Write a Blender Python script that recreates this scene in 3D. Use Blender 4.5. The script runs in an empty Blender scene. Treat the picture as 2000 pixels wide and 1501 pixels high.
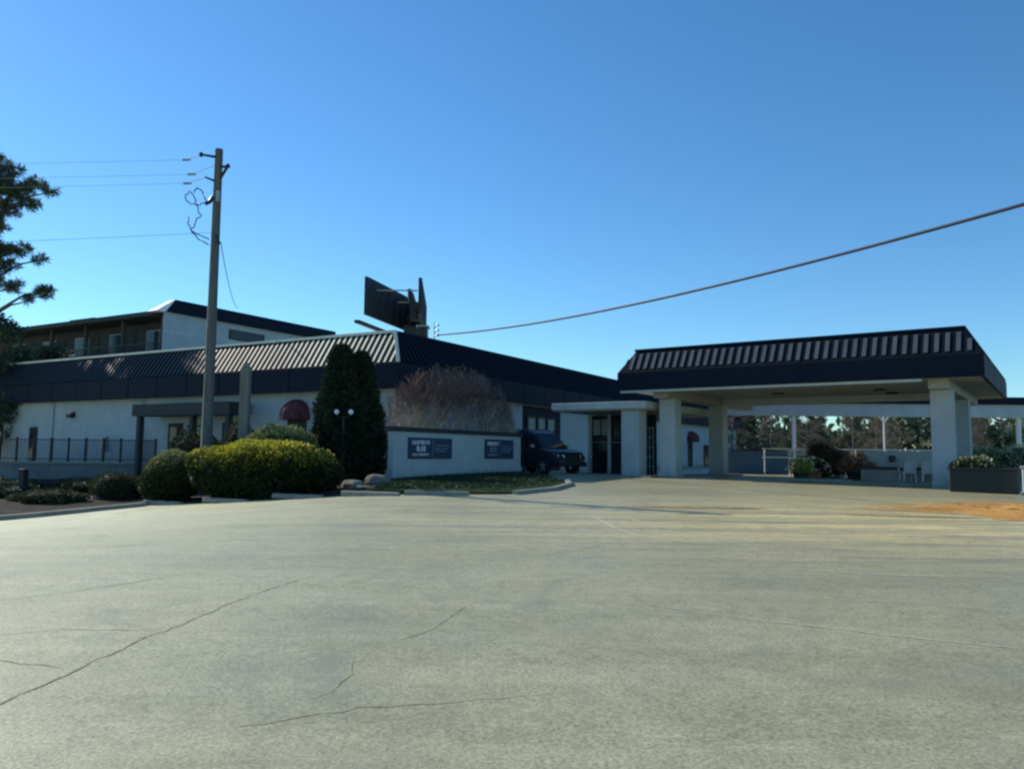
import bpy, math, random
import numpy as np
from mathutils import Vector, Matrix
sc = bpy.context.scene
col = sc.collection
PI = math.pi
def R(d): return math.radians(d)

# ------------------------------------------------------------------ materials
def new_mat(name):
    m = bpy.data.materials.new(name); m.use_nodes = True
    nt = m.node_tree; b = nt.nodes['Principled BSDF']
    return m, nt, b
def link(nt, a, b): nt.links.new(a, b)
def coords(nt, scale=(1, 1, 1), rot=0):
    t = nt.nodes.new('ShaderNodeTexCoord'); mp = nt.nodes.new('ShaderNodeMapping')
    mp.inputs['Scale'].default_value = scale; mp.inputs['Rotation'].default_value = (0, 0, rot)
    link(nt, t.outputs['Object'], mp.inputs['Vector']); return mp.outputs['Vector']
def noise(nt, vec, scale, detail=4, rough=.6, dist=0):
    n = nt.nodes.new('ShaderNodeTexNoise'); n.inputs['Scale'].default_value = scale
    n.inputs['Detail'].default_value = detail; n.inputs['Roughness'].default_value = rough
    n.inputs['Distortion'].default_value = dist
    link(nt, vec, n.inputs['Vector']); return n.outputs['Fac']
def ramp(nt, fac, stops):
    r = nt.nodes.new('ShaderNodeValToRGB'); e = r.color_ramp.elements
    while len(e) < len(stops): e.new(.5)
    for i, (p, c) in enumerate(stops):
        e[i].position = p; e[i].color = (c[0], c[1], c[2], 1) if not isinstance(c, (int, float)) else (c, c, c, 1)
    link(nt, fac, r.inputs['Fac']); return r.outputs['Color']
def mix(nt, fac, a, b, mode='MIX'):
    n = nt.nodes.new('ShaderNodeMix'); n.data_type = 'RGBA'; n.blend_type = mode
    for s, v in ((n.inputs[0], fac), (n.inputs[6], a), (n.inputs[7], b)):
        if isinstance(v, (int, float)): s.default_value = v
        elif isinstance(v, tuple): s.default_value = (v[0], v[1], v[2], 1)
        else: link(nt, v, s)
    return n.outputs[2]
def mth(nt, op, a, b=0.0, clamp=False):
    n = nt.nodes.new('ShaderNodeMath'); n.operation = op; n.use_clamp = clamp
    for i, v in enumerate((a, b)):
        if isinstance(v, (int, float)): n.inputs[i].default_value = v
        else: link(nt, v, n.inputs[i])
    return n.outputs[0]
def bump(nt, b, h, strength=.3, dist=.02):
    n = nt.nodes.new('ShaderNodeBump'); n.inputs['Strength'].default_value = strength
    n.inputs['Distance'].default_value = dist
    link(nt, h, n.inputs['Height']); link(nt, n.outputs['Normal'], b.inputs['Normal'])
def paint(name, c1, c2, scale=1.5, rough=.6, metal=0, streak=True, bmp=.15, spec=.4):
    """weathered paint: two tones, vertical dirt streaks, fine grain"""
    m, nt, b = new_mat(name)
    v = coords(nt); n1 = noise(nt, v, scale, 6, .65)
    c = mix(nt, ramp(nt, n1, [(.32, 0.), (.68, 1.)]), c1, c2)
    if streak:
        vs = coords(nt, (3.0, 3.0, .25)); s = ramp(nt, noise(nt, vs, 2.2, 5, .7), [(.36, .74), (.62, 1.)])
        c = mix(nt, .22 if streak == 'soft' else .5, c, s, 'MULTIPLY')
    if streak == 'soft':      # splash dirt low on the walls
        sp = nt.nodes.new('ShaderNodeSeparateXYZ'); link(nt, v, sp.inputs[0])
        dz = mth(nt, 'ADD', sp.outputs['Z'], mth(nt, 'MULTIPLY', mth(nt, 'SUBTRACT', noise(nt, v, 2.5, 6, .7), .5), 1.4))
        c = mix(nt, ramp(nt, dz, [(.35, .6), (1., 0.)]), c, (.12, .115, .09))
    link(nt, c, b.inputs['Base Color'])
    b.inputs['Metallic'].default_value = metal; b.inputs['Specular IOR Level'].default_value = spec
    r = mth(nt, 'MULTIPLY_ADD', n1, .25); r.node.inputs[2].default_value = max(0., rough - .12)
    link(nt, r, b.inputs['Roughness'])
    if bmp: bump(nt, b, noise(nt, v, 45, 3), bmp, .01)
    return m
def leaf_mat(name, stops, trans=.25, rough=.55, rise=0):
    m, nt, b = new_mat(name)
    g = nt.nodes.new('ShaderNodeNewGeometry')
    big = noise(nt, coords(nt), 1.6, 3)
    f = mth(nt, 'ADD', mth(nt, 'MULTIPLY', g.outputs['Random Per Island'], .65), mth(nt, 'MULTIPLY', big, .45), True)
    if rise:  # sunlit top and shaded underside painted into the leaf colour
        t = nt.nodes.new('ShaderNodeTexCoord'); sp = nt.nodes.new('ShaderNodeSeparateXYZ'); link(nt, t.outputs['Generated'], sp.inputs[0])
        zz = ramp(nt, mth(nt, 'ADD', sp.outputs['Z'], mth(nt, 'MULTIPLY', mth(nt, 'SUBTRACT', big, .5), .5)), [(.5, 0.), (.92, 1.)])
        f = mth(nt, 'ADD', mth(nt, 'MULTIPLY', f, 1-rise), mth(nt, 'MULTIPLY', zz, rise), True)
    c = ramp(nt, f, stops); link(nt, c, b.inputs['Base Color'])
    b.inputs['Roughness'].default_value = rough; b.inputs['Specular IOR Level'].default_value = .25
    if trans:
        out = nt.nodes['Material Output']; t = nt.nodes.new('ShaderNodeBsdfTranslucent'); ms = nt.nodes.new('ShaderNodeMixShader')
        link(nt, c, t.inputs['Color']); ms.inputs[0].default_value = trans
        link(nt, b.outputs[0], ms.inputs[1]); link(nt, t.outputs[0], ms.inputs[2]); link(nt, ms.outputs[0], out.inputs['Surface'])
    return m

M = {}
M['wall'] = paint('white_stucco', (.33, .39, .41), (.43, .48, .49), .8, .8, 0, 'soft')
M['navy'] = paint('dark_navy_metal', (.004, .008, .019), (.008, .013, .028), .7, .6, 0, True, .05, .12)
M['navyrib'] = paint('navy_roof_pan', (.005, .009, .014), (.010, .015, .022), .7, .8, 0, True, .05, .05)
M['creamrib'] = paint('faded_cream_rib', (.62, .60, .48), (.82, .80, .66), 1.5, .5, 0, False, .05, .3)
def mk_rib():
    m, nt, b = new_mat('cream_rib_shaded_left'); v = coords(nt)
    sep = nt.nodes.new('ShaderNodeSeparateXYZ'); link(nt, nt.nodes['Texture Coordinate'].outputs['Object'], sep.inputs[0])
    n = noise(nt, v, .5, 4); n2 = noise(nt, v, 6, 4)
    f = mth(nt, 'ADD', mth(nt, 'MULTIPLY', mth(nt, 'ADD', sep.outputs['X'], 13.2), .2), mth(nt, 'MULTIPLY', mth(nt, 'SUBTRACT', n, .45), 1.3), True)  # shade over the left ribs painted in as a dark mix along X
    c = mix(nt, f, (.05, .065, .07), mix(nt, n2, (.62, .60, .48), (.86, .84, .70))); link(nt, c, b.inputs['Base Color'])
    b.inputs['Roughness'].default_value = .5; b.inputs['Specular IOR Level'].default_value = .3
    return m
M['shadedrib'] = mk_rib()
M['greyrib'] = paint('faded_grey_rib', (.065, .078, .105), (.10, .115, .14), 1.5, .6, 0, False, .05, .1)
M['trimwhite'] = paint('white_trim_paint', (.40, .45, .45), (.50, .54, .53), 1.2, .6, 0, 'soft')
M['soffit'] = paint('soffit_board', (.27, .28, .25), (.36, .36, .32), .9, .75, 0, False)
M['darkwood'] = paint('dark_stained_wood', (.030, .034, .032), (.055, .055, .05), 1.1, .75)
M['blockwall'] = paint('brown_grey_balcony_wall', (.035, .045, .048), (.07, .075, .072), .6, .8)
M['concrete'] = paint('aged_concrete', (.20, .20, .17), (.31, .30, .25), 1.4, .85, 0, True, .4)
M['retain'] = paint('stained_concrete_wall', (.12, .145, .15), (.20, .22, .215), .9, .85, 0, True, .4)
M['roofing'] = paint('flat_roof_gravel', (.16, .16, .15), (.25, .24, .22), 2, .9, 0, False)
M['blackmetal'] = paint('black_painted_metal', (.012, .014, .016), (.03, .032, .034), 3, .5, 0, False, .05)
M['steel'] = paint('galvanised_steel', (.25, .27, .28), (.40, .41, .42), 4, .5, .4, False, .05)
M['whitemetal'] = paint('white_painted_metal', (.70, .71, .70), (.82, .82, .80), 3, .45, 0, False, .05)
M['board'] = paint('dark_billboard_back', (.010, .018, .024), (.026, .036, .042), .35, .7)
M['signpanel'] = paint('navy_sign_panel', (.012, .035, .075), (.018, .045, .09), 2, .45, 0, False, .02)
M['signwhite'] = paint('white_lettering', (.62, .66, .70), (.75, .77, .80), 9, .5, 0, False, 0)
M['signgrey'] = paint('grey_blue_lettering', (.16, .23, .30), (.24, .32, .38), 9, .5, 0, False, 0)
M['awning'] = paint('faded_maroon_awning_cloth', (.085, .022, .03), (.18, .055, .058), 2.2, .85)
M['clay'] = None
M['stone'] = paint('pale_rock', (.10, .095, .075), (.24, .22, .17), 2.2, .85, 0, False, .6)
M['darkbox'] = paint('dark_green_black_paint', (.014, .019, .018), (.026, .032, .030), 1.3, .6)
M['bluewall'] = paint('blue_painted_block', (.055, .13, .24), (.08, .16, .28), 1, .75)
M['plastic'] = paint('white_plastic', (.76, .77, .76), (.84, .84, .82), 3, .4, 0, False, 0)
M['chairgrey'] = paint('grey_white_plastic', (.42, .45, .46), (.52, .54, .54), 3, .5, 0, False, 0)
M['clay_pot'] = paint('terracotta', (.26, .11, .06), (.36, .17, .10), 4, .8)
M['cable'] = paint('black_cable_sheath', (.012, .015, .03), (.02, .024, .04), 5, .6, 0, False, 0)
M['wire'] = paint('weathered_aluminium_wire', (.20, .26, .34), (.28, .34, .42), 5, .6, 0, False, 0)
M['tyre'] = paint('tyre_rubber', (.012, .012, .013), (.02, .02, .02), 6, .85, 0, False)
M['alloy'] = paint('silver_alloy', (.20, .21, .22), (.30, .31, .32), 6, .4, .3, False, 0)
M['carpaint'] = paint('dark_blue_car_paint', (.010, .014, .026), (.013, .018, .032), 1, .3, 0, False, 0, .5)
M['blackplastic'] = paint('black_car_trim', (.01, .01, .012), (.018, .018, .02), 8, .6, 0, False)
M['lamp'] = paint('clear_headlamp', (.45, .48, .50), (.6, .62, .64), 8, .2, 0, False, 0)
M['redlamp'] = paint('red_tail_lamp', (.20, .01, .01), (.28, .02, .02), 8, .3, 0, False, 0)
M['interior'] = paint('pale_curtain', (.28, .31, .28), (.40, .42, .37), 3, .9, 0, True)
def mk_glass():
    m, nt, b = new_mat('dark_window_glass')
    n = noise(nt, coords(nt), .9, 3)
    link(nt, ramp(nt, n, [(.3, (.008, .013, .018)), (.7, (.022, .032, .038))]), b.inputs['Base Color'])
    b.inputs['Roughness'].default_value = .12; b.inputs['Specular IOR Level'].default_value = .35
    return m
M['glass'] = mk_glass()
def mk_globe():
    m, nt, b = new_mat('white_globe_glass')
    n = noise(nt, coords(nt), 12, 2)
    link(nt, ramp(nt, n, [(.3, (.78, .79, .78)), (.7, (.88, .88, .86))]), b.inputs['Base Color'])
    b.inputs['Roughness'].default_value = .25
    b.inputs['Subsurface Weight'].default_value = .3; b.inputs['Subsurface Radius'].default_value = (.1, .1, .1)
    return m
M['globe'] = mk_globe()
def mk_wood(name, c1, c2):
    m, nt, b = new_mat(name)
    v = coords(nt, (9, 9, .35)); n = noise(nt, v, 1.6, 7, .7)
    v2 = coords(nt); n2 = noise(nt, v2, .7, 3)
    c = mix(nt, ramp(nt, n, [(.3, 0.), (.7, 1.)]), c1, c2)
    c = mix(nt, .5, c, ramp(nt, n2, [(.3, .65), (.7, 1.)]), 'MULTIPLY')
    link(nt, c, b.inputs['Base Color']); b.inputs['Roughness'].default_value = .85
    bump(nt, b, n, .5, .02); return m
M['polewood'] = mk_wood('weathered_pole_wood', (.06, .068, .066), (.135, .145, .135))
M['postwood'] = mk_wood('pale_weathered_post_wood', (.12, .13, .12), (.23, .24, .21))
M['bark'] = mk_wood('pine_bark', (.05, .04, .03), (.13, .10, .075))
M['greybark'] = mk_wood('grey_bark', (.12, .10, .085), (.24, .21, .18))
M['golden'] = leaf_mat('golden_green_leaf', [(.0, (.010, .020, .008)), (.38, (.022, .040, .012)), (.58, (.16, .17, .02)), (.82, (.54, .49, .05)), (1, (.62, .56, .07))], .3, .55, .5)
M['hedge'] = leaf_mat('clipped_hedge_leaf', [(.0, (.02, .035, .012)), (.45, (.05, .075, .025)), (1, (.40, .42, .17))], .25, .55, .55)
M['dark'] = leaf_mat('dark_shrub_leaf', [(.0, (.008, .016, .010)), (.6, (.025, .045, .02)), (1, (.08, .10, .045))], .15)
M['olive'] = leaf_mat('olive_shrub_leaf', [(.0, (.02, .03, .012)), (.6, (.06, .07, .03)), (1, (.15, .14, .07))], .2)
M['cypress'] = leaf_mat('cypress_leaf', [(.0, (.008, .018, .012)), (.6, (.020, .040, .022)), (1, (.045, .075, .035))], .12)
M['needle'] = leaf_mat('pine_needle', [(.0, (.02, .035, .022)), (.5, (.07, .10, .05)), (.85, (.14, .16, .075)), (1, (.26, .18, .09))], .35)
M['fartree'] = leaf_mat('far_evergreen_leaf', [(.0, (.03, .045, .03)), (.6, (.075, .10, .06)), (1, (.16, .18, .10))], .3)
M['farbrown'] = leaf_mat('far_brown_leaf', [(.0, (.06, .05, .04)), (.6, (.14, .115, .085)), (1, (.26, .21, .15))], .25)
M['palegreen'] = leaf_mat('pale_green_leaf', [(.0, (.12, .16, .09)), (.6, (.34, .40, .24)), (1, (.52, .56, .38))], .3)
M['yellowgreen'] = leaf_mat('yellow_green_leaf', [(.0, (.08, .14, .02)), (.6, (.26, .32, .04)), (1, (.45, .42, .10))], .3)
M['rust'] = leaf_mat('rust_leaf', [(.0, (.08, .04, .03)), (.6, (.26, .13, .07)), (1, (.45, .27, .15))], .25)
M['whiteflower'] = leaf_mat('cream_petal', [(.0, (.45, .40, .32)), (1, (.75, .68, .52))], .2)
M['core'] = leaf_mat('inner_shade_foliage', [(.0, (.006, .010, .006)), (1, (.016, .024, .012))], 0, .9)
M['grass'] = leaf_mat('short_grass_blade', [(.0, (.008, .025, .012)), (.6, (.02, .05, .02)), (1, (.05, .08, .03))], .2)
def mk_twig():
    m, nt, b = new_mat('bare_twig_bark')
    t = nt.nodes.new('ShaderNodeTexCoord'); s = nt.nodes.new('ShaderNodeSeparateXYZ'); link(nt, t.outputs['Generated'], s.inputs[0])
    n = noise(nt, t.outputs['Object'], 2.0, 3)
    f = mth(nt, 'ADD', s.outputs['Z'], mth(nt, 'MULTIPLY', mth(nt, 'SUBTRACT', n, .5), .45), True)
    c = ramp(nt, f, [(.25, (.48, .47, .41)), (.50, (.36, .31, .26)), (.66, (.17, .095, .075)), (.9, (.23, .14, .105))])
    link(nt, c, b.inputs['Base Color']); b.inputs['Roughness'].default_value = .8
    return m
M['twig'] = mk_twig()
def mk_asphalt():
    m, nt, b = new_mat('worn_asphalt')
    v = coords(nt)
    sep = nt.nodes.new('ShaderNodeSeparateXYZ'); link(nt, v, sep.inputs[0])
    X, Y = sep.outputs['X'], sep.outputs['Y']
    big = noise(nt, v, .16, 5, .6)
    mid = noise(nt, v, .9, 6, .65)
    fine = noise(nt, v, 38, 3, .7)
    vs = coords(nt, (.12, 1.0, 1), R(12)); strk = noise(nt, vs, 1.5, 6, .65, .5)
    c = mix(nt, ramp(nt, big, [(.38, 0.), (.60, 1.)]), (.305, .30, .185), (.475, .44, .245))
    c = mix(nt, ramp(nt, mid, [(.35, 0.), (.7, .55)]), c, (.31, .30, .18))
    c = mix(nt, ramp(nt, strk, [(.45, 0.), (.75, .6)]), c, (.56, .53, .33))
    # brownish right-hand side, also painting the falloff from the left glare
    rt = mth(nt, 'MULTIPLY', mth(nt, 'ADD', X, 4.0), .07, True)
    c = mix(nt, mth(nt, 'MULTIPLY', rt, .6), c, (.27, .23, .12))
    # loose sand near the clay spill
    dx = mth(nt, 'MULTIPLY', mth(nt, 'SUBTRACT', X, 8.5), .095); dy = mth(nt, 'MULTIPLY', mth(nt, 'SUBTRACT', Y, 16.5), .15)
    d = mth(nt, 'SQRT', mth(nt, 'ADD', mth(nt, 'MULTIPLY', dx, dx), mth(nt, 'MULTIPLY', dy, dy)))
    msk = mth(nt, 'SUBTRACT', 1.15, d, True)
    sand = mth(nt, 'MULTIPLY', msk, ramp(nt, strk, [(.38, .0), (.60, 1.)]), True)
    c = mix(nt, mth(nt, 'MULTIPLY', sand, .95), c, (.80, .63, .27))
    c = mix(nt, .7, c, ramp(nt, noise(nt, v, 5, 7, .85), [(.3, .62), (.5, 1.), (.7, 1.28)]), 'MULTIPLY')
    glare = mth(nt, 'MULTIPLY', mth(nt, 'SUBTRACT', -1.0, X), .075, True); c = mix(nt, mth(nt, 'MULTIPLY', glare, .85), c, (.80, .77, .48))  # sun glare on the left of the lot, painted into the colour
    sp = ramp(nt, fine, [(.30, .48), (.5, 1.), (.72, 1.42)])
    c = mix(nt, .8, c, sp, 'MULTIPLY')
    vor = nt.nodes.new('ShaderNodeTexVoronoi'); vor.inputs['Scale'].default_value = 55; link(nt, v, vor.inputs['Vector'])
    c = mix(nt, .35, c, ramp(nt, vor.outputs['Distance'], [(.1, 1.25), (.6, .75)]), 'MULTIPLY')
    st = noise(nt, v, .55, 6, .75, 1.2)
    c = mix(nt, ramp(nt, st, [(.54, 0.), (.70, .6)]), c, (.22, .215, .15))
    vp = nt.nodes.new('ShaderNodeTexVoronoi'); vp.distance = 'CHEBYCHEV'; vp.inputs['Scale'].default_value = .11; link(nt, coords(nt, (1, .8, 1), R(-28)), vp.inputs['Vector'])
    sv = nt.nodes.new('ShaderNodeSeparateColor'); link(nt, vp.outputs['Color'], sv.inputs[0])
    c = mix(nt, .5, c, ramp(nt, sv.outputs[0], [(.0, .86), (.5, 1.), (1., 1.1)]), 'MULTIPLY')
    # hairline cracking
    wv = nt.nodes.new('ShaderNodeVectorMath'); wv.operation = 'ADD'
    ncol = nt.nodes.new('ShaderNodeTexNoise'); ncol.inputs['Scale'].default_value = 1.1; ncol.inputs['Detail'].default_value = 5; link(nt, v, ncol.inputs['Vector'])
    link(nt, v, wv.inputs[0]); link(nt, ncol.outputs['Color'], wv.inputs[1])
    v2 = nt.nodes.new('ShaderNodeTexVoronoi'); v2.feature = 'DISTANCE_TO_EDGE'; v2.inputs['Scale'].default_value = .32; link(nt, wv.outputs[0], v2.inputs['Vector'])
    cr = mth(nt, 'MULTIPLY', ramp(nt, v2.outputs['Distance'], [(.0, 1.), (.006, 0.)]), ramp(nt, mid, [(.48, 0.), (.58, .55)]))
    c = mix(nt, cr, c, (.28, .27, .18))
    link(nt, c, b.inputs['Base Color'])
    b.inputs['Specular IOR Level'].default_value = .35
    rr = ramp(nt, mid, [(.3, .42), (.7, .58)]); link(nt, rr, b.inputs['Roughness'])
    bump(nt, b, mth(nt, 'ADD', fine, mth(nt, 'MULTIPLY', vor.outputs['Distance'], .6)), .35, .006)
    return m
M['asphalt'] = mk_asphalt()
def mk_soil(name, stops, sc1=2.5, bs=.8):
    m, nt, b = new_mat(name)
    v = coords(nt); n = noise(nt, v, sc1, 7, .7)
    link(nt, ramp(nt, n, stops), b.inputs['Base Color']); b.inputs['Roughness'].default_value = .95; b.inputs['Specular IOR Level'].default_value = .1
    bump(nt, b, noise(nt, v, 14, 5, .7), bs, .05); return m
M['mulch'] = mk_soil('dark_mulch', [(.3, (.018, .018, .014)), (.6, (.05, .045, .035)), (.8, (.10, .085, .06))])
M['bank'] = mk_soil('grassy_soil', [(.3, (.012, .03, .012)), (.6, (.03, .06, .02)), (.8, (.07, .09, .04))])
M['clay'] = mk_soil('orange_clay', [(.3, (.46, .22, .065)), (.55, (.66, .34, .10)), (.75, (.74, .50, .22))], 1.6, .9)
def fade(m, lo, hi, amp):
    nt = m.node_tree; b = nt.nodes['Principled BSDF']; out = nt.nodes['Material Output']
    t = nt.nodes.new('ShaderNodeTexCoord'); vm = nt.nodes.new('ShaderNodeVectorMath'); vm.operation = 'SUBTRACT'; vm.inputs[1].default_value = (.5, .5, .5); link(nt, t.outputs['Generated'], vm.inputs[0])
    sp = nt.nodes.new('ShaderNodeSeparateXYZ'); link(nt, vm.outputs[0], sp.inputs[0])
    d = mth(nt, 'SQRT', mth(nt, 'ADD', mth(nt, 'MULTIPLY', sp.outputs['X'], sp.outputs['X']), mth(nt, 'MULTIPLY', sp.outputs['Y'], sp.outputs['Y'])))
    d = mth(nt, 'ADD', d, mth(nt, 'MULTIPLY', mth(nt, 'SUBTRACT', noise(nt, t.outputs['Object'], 1.3, 7, .75), .5), amp))
    f = ramp(nt, d, [(lo, 1.), (hi, 0.)]); tr = nt.nodes.new('ShaderNodeBsdfTransparent'); ms = nt.nodes.new('ShaderNodeMixShader')
    link(nt, f, ms.inputs[0]); link(nt, tr.outputs[0], ms.inputs[1]); link(nt, b.outputs[0], ms.inputs[2]); link(nt, ms.outputs[0], out.inputs['Surface'])
fade(M['clay'], .30, .5, .35)
M['clayline'] = mk_soil('washed_clay', [(.3, (.20, .14, .07)), (.6, (.34, .24, .12)), (.8, (.46, .34, .19))], 3, .6)
M['crack'] = mk_soil('crack_fill', [(.35, (.26, .25, .16)), (.65, (.42, .40, .24))], 5, .4)
M['chalk'] = mk_soil('worn_pale_line', [(.35, (.46, .45, .35)), (.65, (.66, .64, .50))], 6, .2)

# ------------------------------------------------------------------ mesh builder
class Fr:
    """oriented frame: a runs along u, b along v"""
    def __init__(s, o, th): s.o = o; s.u = (-math.cos(th), math.sin(th)); s.v = (math.sin(th), math.cos(th))
    def __call__(s, a, b, z): return (s.o[0] + a*s.u[0] + b*s.v[0], s.o[1] + a*s.u[1] + b*s.v[1], z)
WORLD = lambda a, b, z: (a, b, z)
class MB:
    def __init__(s): s.v = []; s.f = []; s.m = []
    def face(s, pts, mi=0):
        i = len(s.v); s.v += [tuple(p) for p in pts]; s.f.append(tuple(range(i, i+len(pts)))); s.m.append(mi); return s
    def hexa(s, p, mi=0):        # p: 4 bottom, 4 top
        i = len(s.v); s.v += [tuple(q) for q in p]
        for f in ((3, 2, 1, 0), (4, 5, 6, 7), (0, 1, 5, 4), (1, 2, 6, 5), (2, 3, 7, 6), (3, 0, 4, 7)):
            s.f.append(tuple(i+k for k in f)); s.m.append(mi)
        return s
    def box(s, fr, a0, a1, b0, b1, z0, z1, mi=0):
        return s.hexa([fr(a0, b0, z0), fr(a1, b0, z0), fr(a1, b1, z0), fr(a0, b1, z0), fr(a0, b0, z1), fr(a1, b0, z1), fr(a1, b1, z1), fr(a0, b1, z1)], mi)
    def tube(s, path, r0, r1=None, n=6, mi=0, cap=True):
        if r1 is None: r1 = r0
        P = [Vector(p) for p in path]; k = len(P); base = len(s.v)
        for j, p in enumerate(P):
            d = (P[min(j+1, k-1)] - P[max(j-1, 0)]).normalized()
            x = d.cross(Vector((0, 0, 1)))
            if x.length < .05: x = d.cross(Vector((0, 1, 0)))
            x.normalize(); y = d.cross(x); r = r0 + (r1-r0)*j/max(1, k-1)
            for q in range(n):
                a = 2*PI*q/n; s.v.append(tuple(p + x*(r*math.cos(a)) + y*(r*math.sin(a))))
        for j in range(k-1):
            for q in range(n):
                s.f.append((base+j*n+q, base+j*n+(q+1) % n, base+(j+1)*n+(q+1) % n, base+(j+1)*n+q)); s.m.append(mi)
        if cap:
            s.f.append(tuple(base+q for q in range(n))); s.m.append(mi)
            s.f.append(tuple(base+(k-1)*n+q for q in reversed(range(n)))); s.m.append(mi)
        return s
    def lathe(s, c, prof, n=16, mi=0):
        base = len(s.v)
        for r, z in prof:
            for q in range(n): a = 2*PI*q/n; s.v.append((c[0]+r*math.cos(a), c[1]+r*math.sin(a), c[2]+z))
        for j in range(len(prof)-1):
            for q in range(n): s.f.append((base+j*n+q, base+j*n+(q+1) % n, base+(j+1)*n+(q+1) % n, base+(j+1)*n+q)); s.m.append(mi)
        s.f.append(tuple(base+q for q in reversed(range(n)))); s.m.append(mi)
        s.f.append(tuple(base+(len(prof)-1)*n+q for q in range(n))); s.m.append(mi)
        return s
    def grid(s, rows, mi=0):
        base = len(s.v); n = len(rows[0])
        for r in rows: s.v += [tuple(p) for p in r]
        for j in range(len(rows)-1):
            for q in range(n-1): s.f.append((base+j*n+q, base+j*n+q+1, base+(j+1)*n+q+1, base+(j+1)*n+q)); s.m.append(mi)
        return s
    def build(s, name, mats, parent=None, off=None, bevel=0, smooth=False):
        me = bpy.data.meshes.new(name)
        if off is None: off = ROOT.get(parent.name if parent else None, (0, 0, 0))
        o3 = off
        me.from_pydata([(p[0]-o3[0], p[1]-o3[1], p[2]-o3[2]) for p in s.v], [], s.f)
        if not isinstance(mats, (list, tuple)): mats = [mats]
        for mm in mats: me.materials.append(mm)
        me.polygons.foreach_set('material_index', s.m)
        if smooth: me.polygons.foreach_set('use_smooth', [True]*len(s.f))
        me.update()
        o = bpy.data.objects.new(name, me); col.objects.link(o)
        if parent is not None:
            o.parent = parent; ROOT[o.name] = off
        else: o.location = off
        if bevel:
            b = o.modifiers.new('edge', 'BEVEL'); b.width = bevel; b.segments = 2; b.limit_method = 'ANGLE'
        return o
ROOT = {}
def tag(o, label, cat, group=None, kind=None):
    o['label'] = label; o['category'] = cat
    if group: o['group'] = group
    if kind: o['kind'] = kind
    return o
def thing(name, label, cat, loc=(0, 0, 0), group=None, local=False):
    o = bpy.data.objects.new(name, None); col.objects.link(o); o.location = loc; o.empty_display_size = .2
    tag(o, label, cat, group); ROOT[o.name] = (0, 0, 0) if local else loc
    return o
def struct(o): o['kind'] = 'structure'; return o
def copy_thing(root, loc, rz=0, s=1., label=None, sz=None):
    r = root.copy(); col.objects.link(r); r.location = loc; r.rotation_euler = (0, 0, rz); r.scale = (s, s, sz or s)
    if label: r['label'] = label
    for ch in list(root.children):
        c = ch.copy(); col.objects.link(c); c.parent = r
        for g in list(ch.children):
            d = g.copy(); col.objects.link(d); d.parent = c
    return r
def fast_mesh(name, V, nper, mats, parent=None, off=(0, 0, 0), midx=None):
    """V: (N*nper,3) vertices, faces of nper verts each"""
    V = np.asarray(V, dtype=np.float32) - np.array(off, dtype=np.float32); n = len(V)//nper
    me = bpy.data.meshes.new(name)
    me.vertices.add(len(V)); me.vertices.foreach_set('co', V.ravel())
    me.loops.add(len(V)); me.loops.foreach_set('vertex_index', np.arange(len(V), dtype=np.int32))
    me.polygons.add(n); me.polygons.foreach_set('loop_start', np.arange(0, len(V), nper, dtype=np.int32))
    me.polygons.foreach_set('loop_total', np.full(n, nper, dtype=np.int32))
    for mm in (mats if isinstance(mats, (list, tuple)) else [mats]): me.materials.append(mm)
    if midx is not None: me.polygons.foreach_set('material_index', np.asarray(midx, dtype=np.int32))
    me.update(calc_edges=True)
    o = bpy.data.objects.new(name, me); col.objects.link(o)
    if parent is not None: o.parent = parent; ROOT[o.name] = off
    else: o.location = off
    return o
def unit(a): return a / np.maximum(1e-6, np.linalg.norm(a, axis=1, keepdims=True))
def leaves(P, D, size, asp, rng, jit=.6):
    n = len(P); D = unit(D + rng.normal(0, jit, (n, 3))); T = unit(np.cross(D, rng.normal(0, 1, (n, 3))))
    L = size*rng.uniform(.6, 1.35, (n, 1)); W = L*asp
    return np.stack([P, P+D*L*.5+T*W*.5, P+D*L, P+D*L*.5-T*W*.5], 1).reshape(-1, 3)

# ------------------------------------------------------------------ terrain
def sst(t): t = max(0., min(1., t)); return t*t*(3-2*t)
def gz(x, y):
    return .0195*max(-5., min(y, 32.)) - .75*sst((-2-x)/12)*sst((y-8)/14)
def axis(lo, hi, d0, step):
    out = [lo, lo*.55, lo*.3, lo*.18] if lo < -200 else [lo]
    x = d0[0]
    while x < d0[1]: out.append(x); x += step
    return sorted(set(out + [d0[1], d0[1]*1.6, d0[1]*3, d0[1]*8, hi]))
xs = axis(-1200, 1200, (-36., 44.), .5); ys = axis(-60, 1500, (-6., 60.), .5)
mb = MB(); mb.grid([[(x, y, gz(x, y)) for x in xs] for y in ys])
ground = struct(mb.build('ground', M['asphalt'], smooth=True))

def ribbon(paths, w, mat, name, lift=.004, jag=.25, seed=3):
    rng = random.Random(seed); mb = MB()
    for pth, ww in paths:
        pts = []
        for (x0, y0), (x1, y1) in zip(pth, pth[1:]):
            n = max(2, int(math.hypot(x1-x0, y1-y0)/.09))
            for k in range(n): t = k/n; pts.append((x0+(x1-x0)*t+rng.gauss(0, .012*jag*4), y0+(y1-y0)*t+rng.gauss(0, .012*jag*4)))
        pts.append(pth[-1])
        L, Rr = [], []
        for j, p in enumerate(pts):
            a = pts[max(0, j-1)]; b = pts[min(len(pts)-1, j+1)]; dx, dy = b[0]-a[0], b[1]-a[1]; l = math.hypot(dx, dy) or 1
            e = min(1, j/4, (len(pts)-1-j)/4)*.8+.2
            h = ww*.27*e*rng.uniform(.45, 1.3)
            for S, q in ((L, 1), (Rr, -1)):
                x, y = p[0]-dy/l*h*q, p[1]+dx/l*h*q; S.append((x, y, gz(x, y)+lift))
        mb.grid([L, Rr])
    return struct(mb.build(name, mat))
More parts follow.
